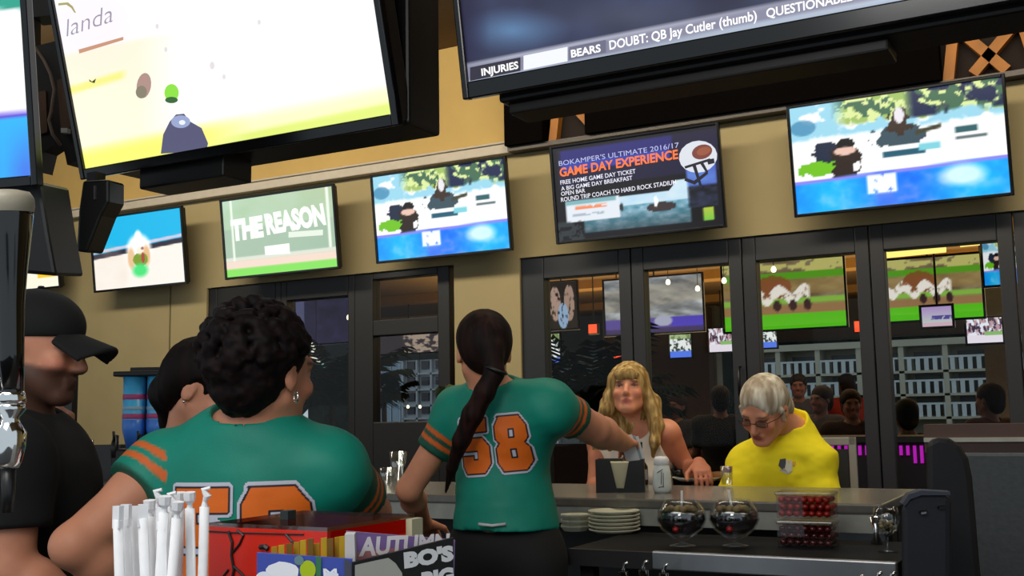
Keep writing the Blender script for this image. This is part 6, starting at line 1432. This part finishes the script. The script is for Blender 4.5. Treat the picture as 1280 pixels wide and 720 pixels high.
# ---------------- man in the yellow shirt
def yellow_man():
    ctr = PD(985, 660, 4.3); root = root_person('grey haired man in a yellow shirt and glasses, seated at the bar looking down', ctr)
    H = PD(955, 512, 4.12); nk = PD(988, 533, 4.24); ch = PD(982, 606, 4.24); pv = Vector((ch.x+0.05, ch.y+0.12, 0.86)); f = sdir(188)
    R = rot_fu(sdir(166)+Vector((0, 0, -0.62)), (0.10, 0, 1)); s = 1.07
    sr, sl = PD(938, 580, 4.30), PD(1016, 576, 4.18); el_r, wr_r = PD(912, 640, 4.18), PD(950, 640, 4.10); el_l, wr_l = PD(1032, 645, 4.08), PD(985, 640, 4.05)
    S = SD(); torso_ops(S, nk, ch, pv, sl, sr, facing=f); g = head_ops(S, H, R, s); S.cone(nk-Vector((0, 0, 0.02)), g(0, -0.03, -0.03), 0.062, 0.060, 0.03)
    arm_ops(S, sr, el_r, wr_r, fat=1.1); arm_ops(S, sl, el_l, wr_l, fat=1.1); hand_ops(S, wr_r, wr_r-el_r, (0, 0, 1), 1, 1, .4); hand_ops(S, wr_l, wr_l-el_l, (0, 0, 1), 1, -1, .4)
    sobj('body', S, 0.006, M_skin, root, color=skin_color(H, R, s, (0.80, 0.54, 0.42), lip=(0.52, 0.26, 0.24), brow=(0.45, 0.38, 0.32), beard=None)); eyes(root, g, R, s)
    J = SD(); torso_ops(J, nk, ch, pv, sl, sr, inf=0.028, facing=f, w=1.05, dep=1.1, belly=0.02)
    cr, cl = mid(sr, el_r, .62), mid(sl, el_l, .62); sleeve(J, sr, cr, .072, .078); sleeve(J, sl, cl, .074, .084); J.cut(pv-Vector((0, 0, 0.02)), (0, 0, -1)); J.cone(nk-Vector((0, 0, .08)), nk-f*0.01+Vector((0, 0, .012)), .11, .074, .04)
    J.cone(nk+f*0.030+Vector((0, 0, .030)), nk+f*0.06+Vector((0, 0, .16)), .062, .085, .01, neg=True)
    w_ = wrinkle(0.010, 9)
    sobj('yellow_shirt', J, 0.0065, mat('yellow_cotton', (0.90, 0.83, 0.04), 0.85, var=0.04), root, w_)
    # small printed mark on the chest
    def onsurf(px, py):
        P = A3(PD(px, py, 3.7)); dv = A3(ray(px, py).normalized())
        for _ in range(60): v = float((J.eval(P[None])+w_(P[None]))[0]); P = P+dv*v*0.8
        return Vector((P-dv*0.003).tolist())
    Vv = []; Ff = []; Cc = []
    for (pts_, col) in (([(973, 582), (975, 574), (982, 573), (983, 584), (978, 587)], (.16, .16, .2)), ([(981, 586), (983, 575), (990, 576), (991, 588), (985, 591)], (.75, .74, .66)), ([(985, 577), (995, 577), (994, 582), (986, 582)], (.80, .60, .12)), ([(974, 588), (980, 585), (990, 590), (984, 593)], (.66, .64, .58))):
        o = len(Vv); Vv += [tuple(onsurf(*q)) for q in pts_]; Ff.append(tuple(range(o, o+len(pts_)))); Cc += [lin(col)]*len(pts_)
    obj('chest_print', mesh_from(Vv, Ff, np.array(Cc)), M_print, root)
    legs = legs_seated(root, S, pv, (sl-sr).normalized(), f); P_ = SD(); P_.ell(pv, (0.18, 0.15, 0.12), rot_fu(f, (0, 0, 1)), 0.03)
    for h, kn, an in legs: limb(P_, [h, kn, an], [.10, .075, .05], .03)
    sobj('trousers', P_, 0.012, mat('khaki', (0.45, 0.4, 0.3), 0.9), root)
    for h, kn, an in legs: F_ = SD(); F_.cone(an-Vector((0, 0, .04)), an+f*.14-Vector((0, 0, .05)), .04, .032, .02); sobj('shoe', F_, .009, M_shoe, root)
    G = lambda x, y, z: Vector((A3(H)+R@np.array([x, y, z])*s).tolist()); Q = SD()
    Q.ell(G(0, -0.018, 0.040), (0.087, 0.106, 0.090), R, 0.01); Q.ell(G(0, -0.075, -0.015), (0.072, 0.050, 0.075), R, 0.03)
    limb(Q, [G(0.0, -0.09, -0.05), G(0.0, -0.085, -0.11)], [.066, .045], .03)
    Q.ell(G(0.004, 0.112, -0.012), (0.074, 0.070, 0.094), R, 0.01, True)
    for q in (-1, 1):
        Q.ell(G(q*0.088, -0.008, -0.012), (0.02, 0.022, 0.032), R, 0.006, True); limb(Q, [G(q*0.078, 0.018, 0.015), G(q*0.079, 0.016, -0.025)], [.010, .007], .01)
    sobj('hair', Q, 0.005, M_hair, root, strands(0.003, 50, 12), hair_color((0.58, 0.52, 0.44), (0.88, 0.86, 0.80), 60, 12))
    gl = bmesh.new()
    for q in (-1, 1):
        pts = [G(q*0.033+0.022*math.copysign(abs(math.cos(a))**.6, math.cos(a)), 0.098-0.004*abs(math.cos(a)), 0.002+0.011*math.copysign(abs(math.sin(a))**.6, math.sin(a))) for a in np.linspace(0, 2*PI, 17)]; tube(gl, pts, 0.0016, n=6)
        tube(gl, [G(q*0.053, 0.094, 0.006), G(q*0.080, 0.06, 0.008), G(q*0.086, 0.0, 0.006)], 0.0016, n=6)
    tube(gl, [G(-0.013, 0.100, 0.004), G(0, 0.103, 0.006), G(0.013, 0.100, 0.004)], 0.0016, n=6)
    go = obj('glasses', gl, M_black, root, smooth=True)
    for q in (-1, 1): obj('lens', prism3([G(q*0.033+0.019*math.cos(a), 0.097, 0.002+0.010*math.sin(a)) for a in np.linspace(0, 2*PI, 16, endpoint=False)], Vector((R@np.array([0, 1, 0])).tolist())*0.001), glassmat('dark_lens', (0.65, 0.60, 0.58), 0.05), go)
    stool('pale metal framed bar stool behind the man in yellow', ch.x+0.02, ch.y+0.22, math.radians(8)-0.0)
def prism3(pts, d):
    b = bmesh.new(); a = [b.verts.new(p) for p in pts]; c = [b.verts.new(Vector(p)+d) for p in pts]; b.faces.new(a); b.faces.new(c[::-1])
    for i in range(len(a)): b.faces.new((a[i], c[i], c[(i+1) % len(a)], a[(i+1) % len(a)]))
    return b
yellow_man()

# ---------------- patio guests beyond the glass
def guest(px, py, Y, face, shirt, hairc, label, s=1.0, skin=(0.45, 0.29, 0.22)):
    H = PY(px, py, Y); base = Vector((H.x, H.y, 0)); root = root_person(label, base, 'guests out on the patio')
    f = sdir(face); rr = f.cross(Vector((0, 0, 1))).normalized(); Z = Vector((0, 0, 1)); R = rot_fu(f, Z)
    nk = H-Z*0.155; ch = nk-Z*0.20; pv = nk-Z*0.50; sl, sr = nk-rr*0.18-Z*0.05, nk+rr*0.18-Z*0.05
    el_l, el_r = sl-Z*0.26+f*0.06-rr*.04, sr-Z*0.26+f*0.06+rr*.04; wl, wr = el_l+f*0.22+Z*0.05+rr*.06, el_r+f*0.22+Z*0.05-rr*.06
    S = SD(); torso_ops(S, nk, ch, pv, sl, sr, facing=f); head_ops(S, H, R, s); S.cone(nk, H-Z*0.04, .055, .052, .02); arm_ops(S, sl, el_l, wl); arm_ops(S, sr, el_r, wr)
    hand_ops(S, wl, f, Z, .95, -1, .4); hand_ops(S, wr, f, Z, .95, 1, .4)
    sobj('body', S, 0.011, M_skin, root, color=skin_color(H, R, s, skin, brow=(0.1, .07, .05)))
    J = SD(); torso_ops(J, nk, ch, pv, sl, sr, inf=.018, facing=f); J.cone(sl, mid(sl, el_l, .6), .066, .062, .03); J.cone(sr, mid(sr, el_r, .6), .066, .062, .03); J.cone(nk, nk+Z*.12, .068, .08, .01, neg=True)
    sobj('shirt', J, 0.014, mat('shirt_%.2f_%.2f_%.2f' % shirt, shirt, 0.9), root)
    P_ = SD(); P_.ell(pv, (.17, .14, .12), R, .03)
    for q in (-1, 1):
        h = pv+rr*q*.09; kn = h+f*.42; an = Vector((kn.x, kn.y, 0.06)); limb(P_, [h, kn, an], [.095, .07, .045], .03)
    sobj('trousers', P_, 0.016, M_trs, root)
    Q = SD(); G = lambda x, y, z: Vector((A3(H)+R@np.array([x, y, z])*s).tolist()); Q.ell(G(0, -.022, .045), (.086, .102, .086), R, .01); Q.ell(G(0, -.06, -.02), (.075, .055, .085), R, .03); Q.ell(G(0, .11, -.035), (.08, .066, .09), R, .01, True)
    sobj('hair', Q, .009, M_hair, root, strands(.004), hair_color(hairc))
    zt_ = max(0.4, pv.z-0.125); st_r = thing('patio_stool', (pv.x, pv.y, 0), 'patio stool under the ' + label.split(',')[0], 'stool', 'stools under the patio guests')
    obj('seat', L([(0, zt_-.04), (.18, zt_-.04), (.18, zt_), (0, zt_)], (pv.x, pv.y, -.0)), M_dark, st_r); obj('pedestal', L([(0, -.02), (.18, -.02), (.03, .03), (.025, zt_-.04), (0, zt_-.04)], (pv.x, pv.y, 0)), M_metal, st_r, smooth=True)
GU = [(900, 500, 9.2, 20, (0.05, 0.05, 0.06), (0.05, 0.03, 0.03), 'broad guest in black, seen between blonde and yellow shirt'),
      (846, 508, 10.0, 160, (0.12, 0.10, 0.11), (0.10, 0.07, 0.05), 'guest in dark grey, just right of the blonde hair'),
      (998, 483, 10.9, 190, (0.18, 0.17, 0.22), (0.07, 0.05, 0.05), 'guest in slate shirt, right of the grey haired man'),
      (1026, 500, 9.6, 150, (0.22, 0.22, 0.28), (0.10, 0.07, 0.06), 'guest in grey blue, between slate shirt and red shirt'),
      (1058, 482, 11.8, 30, (0.50, 0.10, 0.08), (0.06, 0.04, 0.04), 'guest in red, left of the third door frame post'),
      (1064, 506, 9.1, 200, (0.12, 0.05, 0.06), (0.08, 0.05, 0.04), 'guest in maroon, against the third door frame post'),
      (972, 488, 11.4, 10, (0.10, 0.08, 0.10), (0.05, 0.04, 0.04), 'guest in black behind the grey hair'),
      (1133, 520, 8.4, 20, (0.08, 0.08, 0.10), (0.05, 0.04, 0.04), 'guest in charcoal, left in the fourth glass door'),
      (1236, 500, 8.6, 60, (0.20, 0.10, 0.09), (0.08, 0.05, 0.05), 'guest in brown, right in the fourth glass door')]
for gq in GU: guest(*gq)
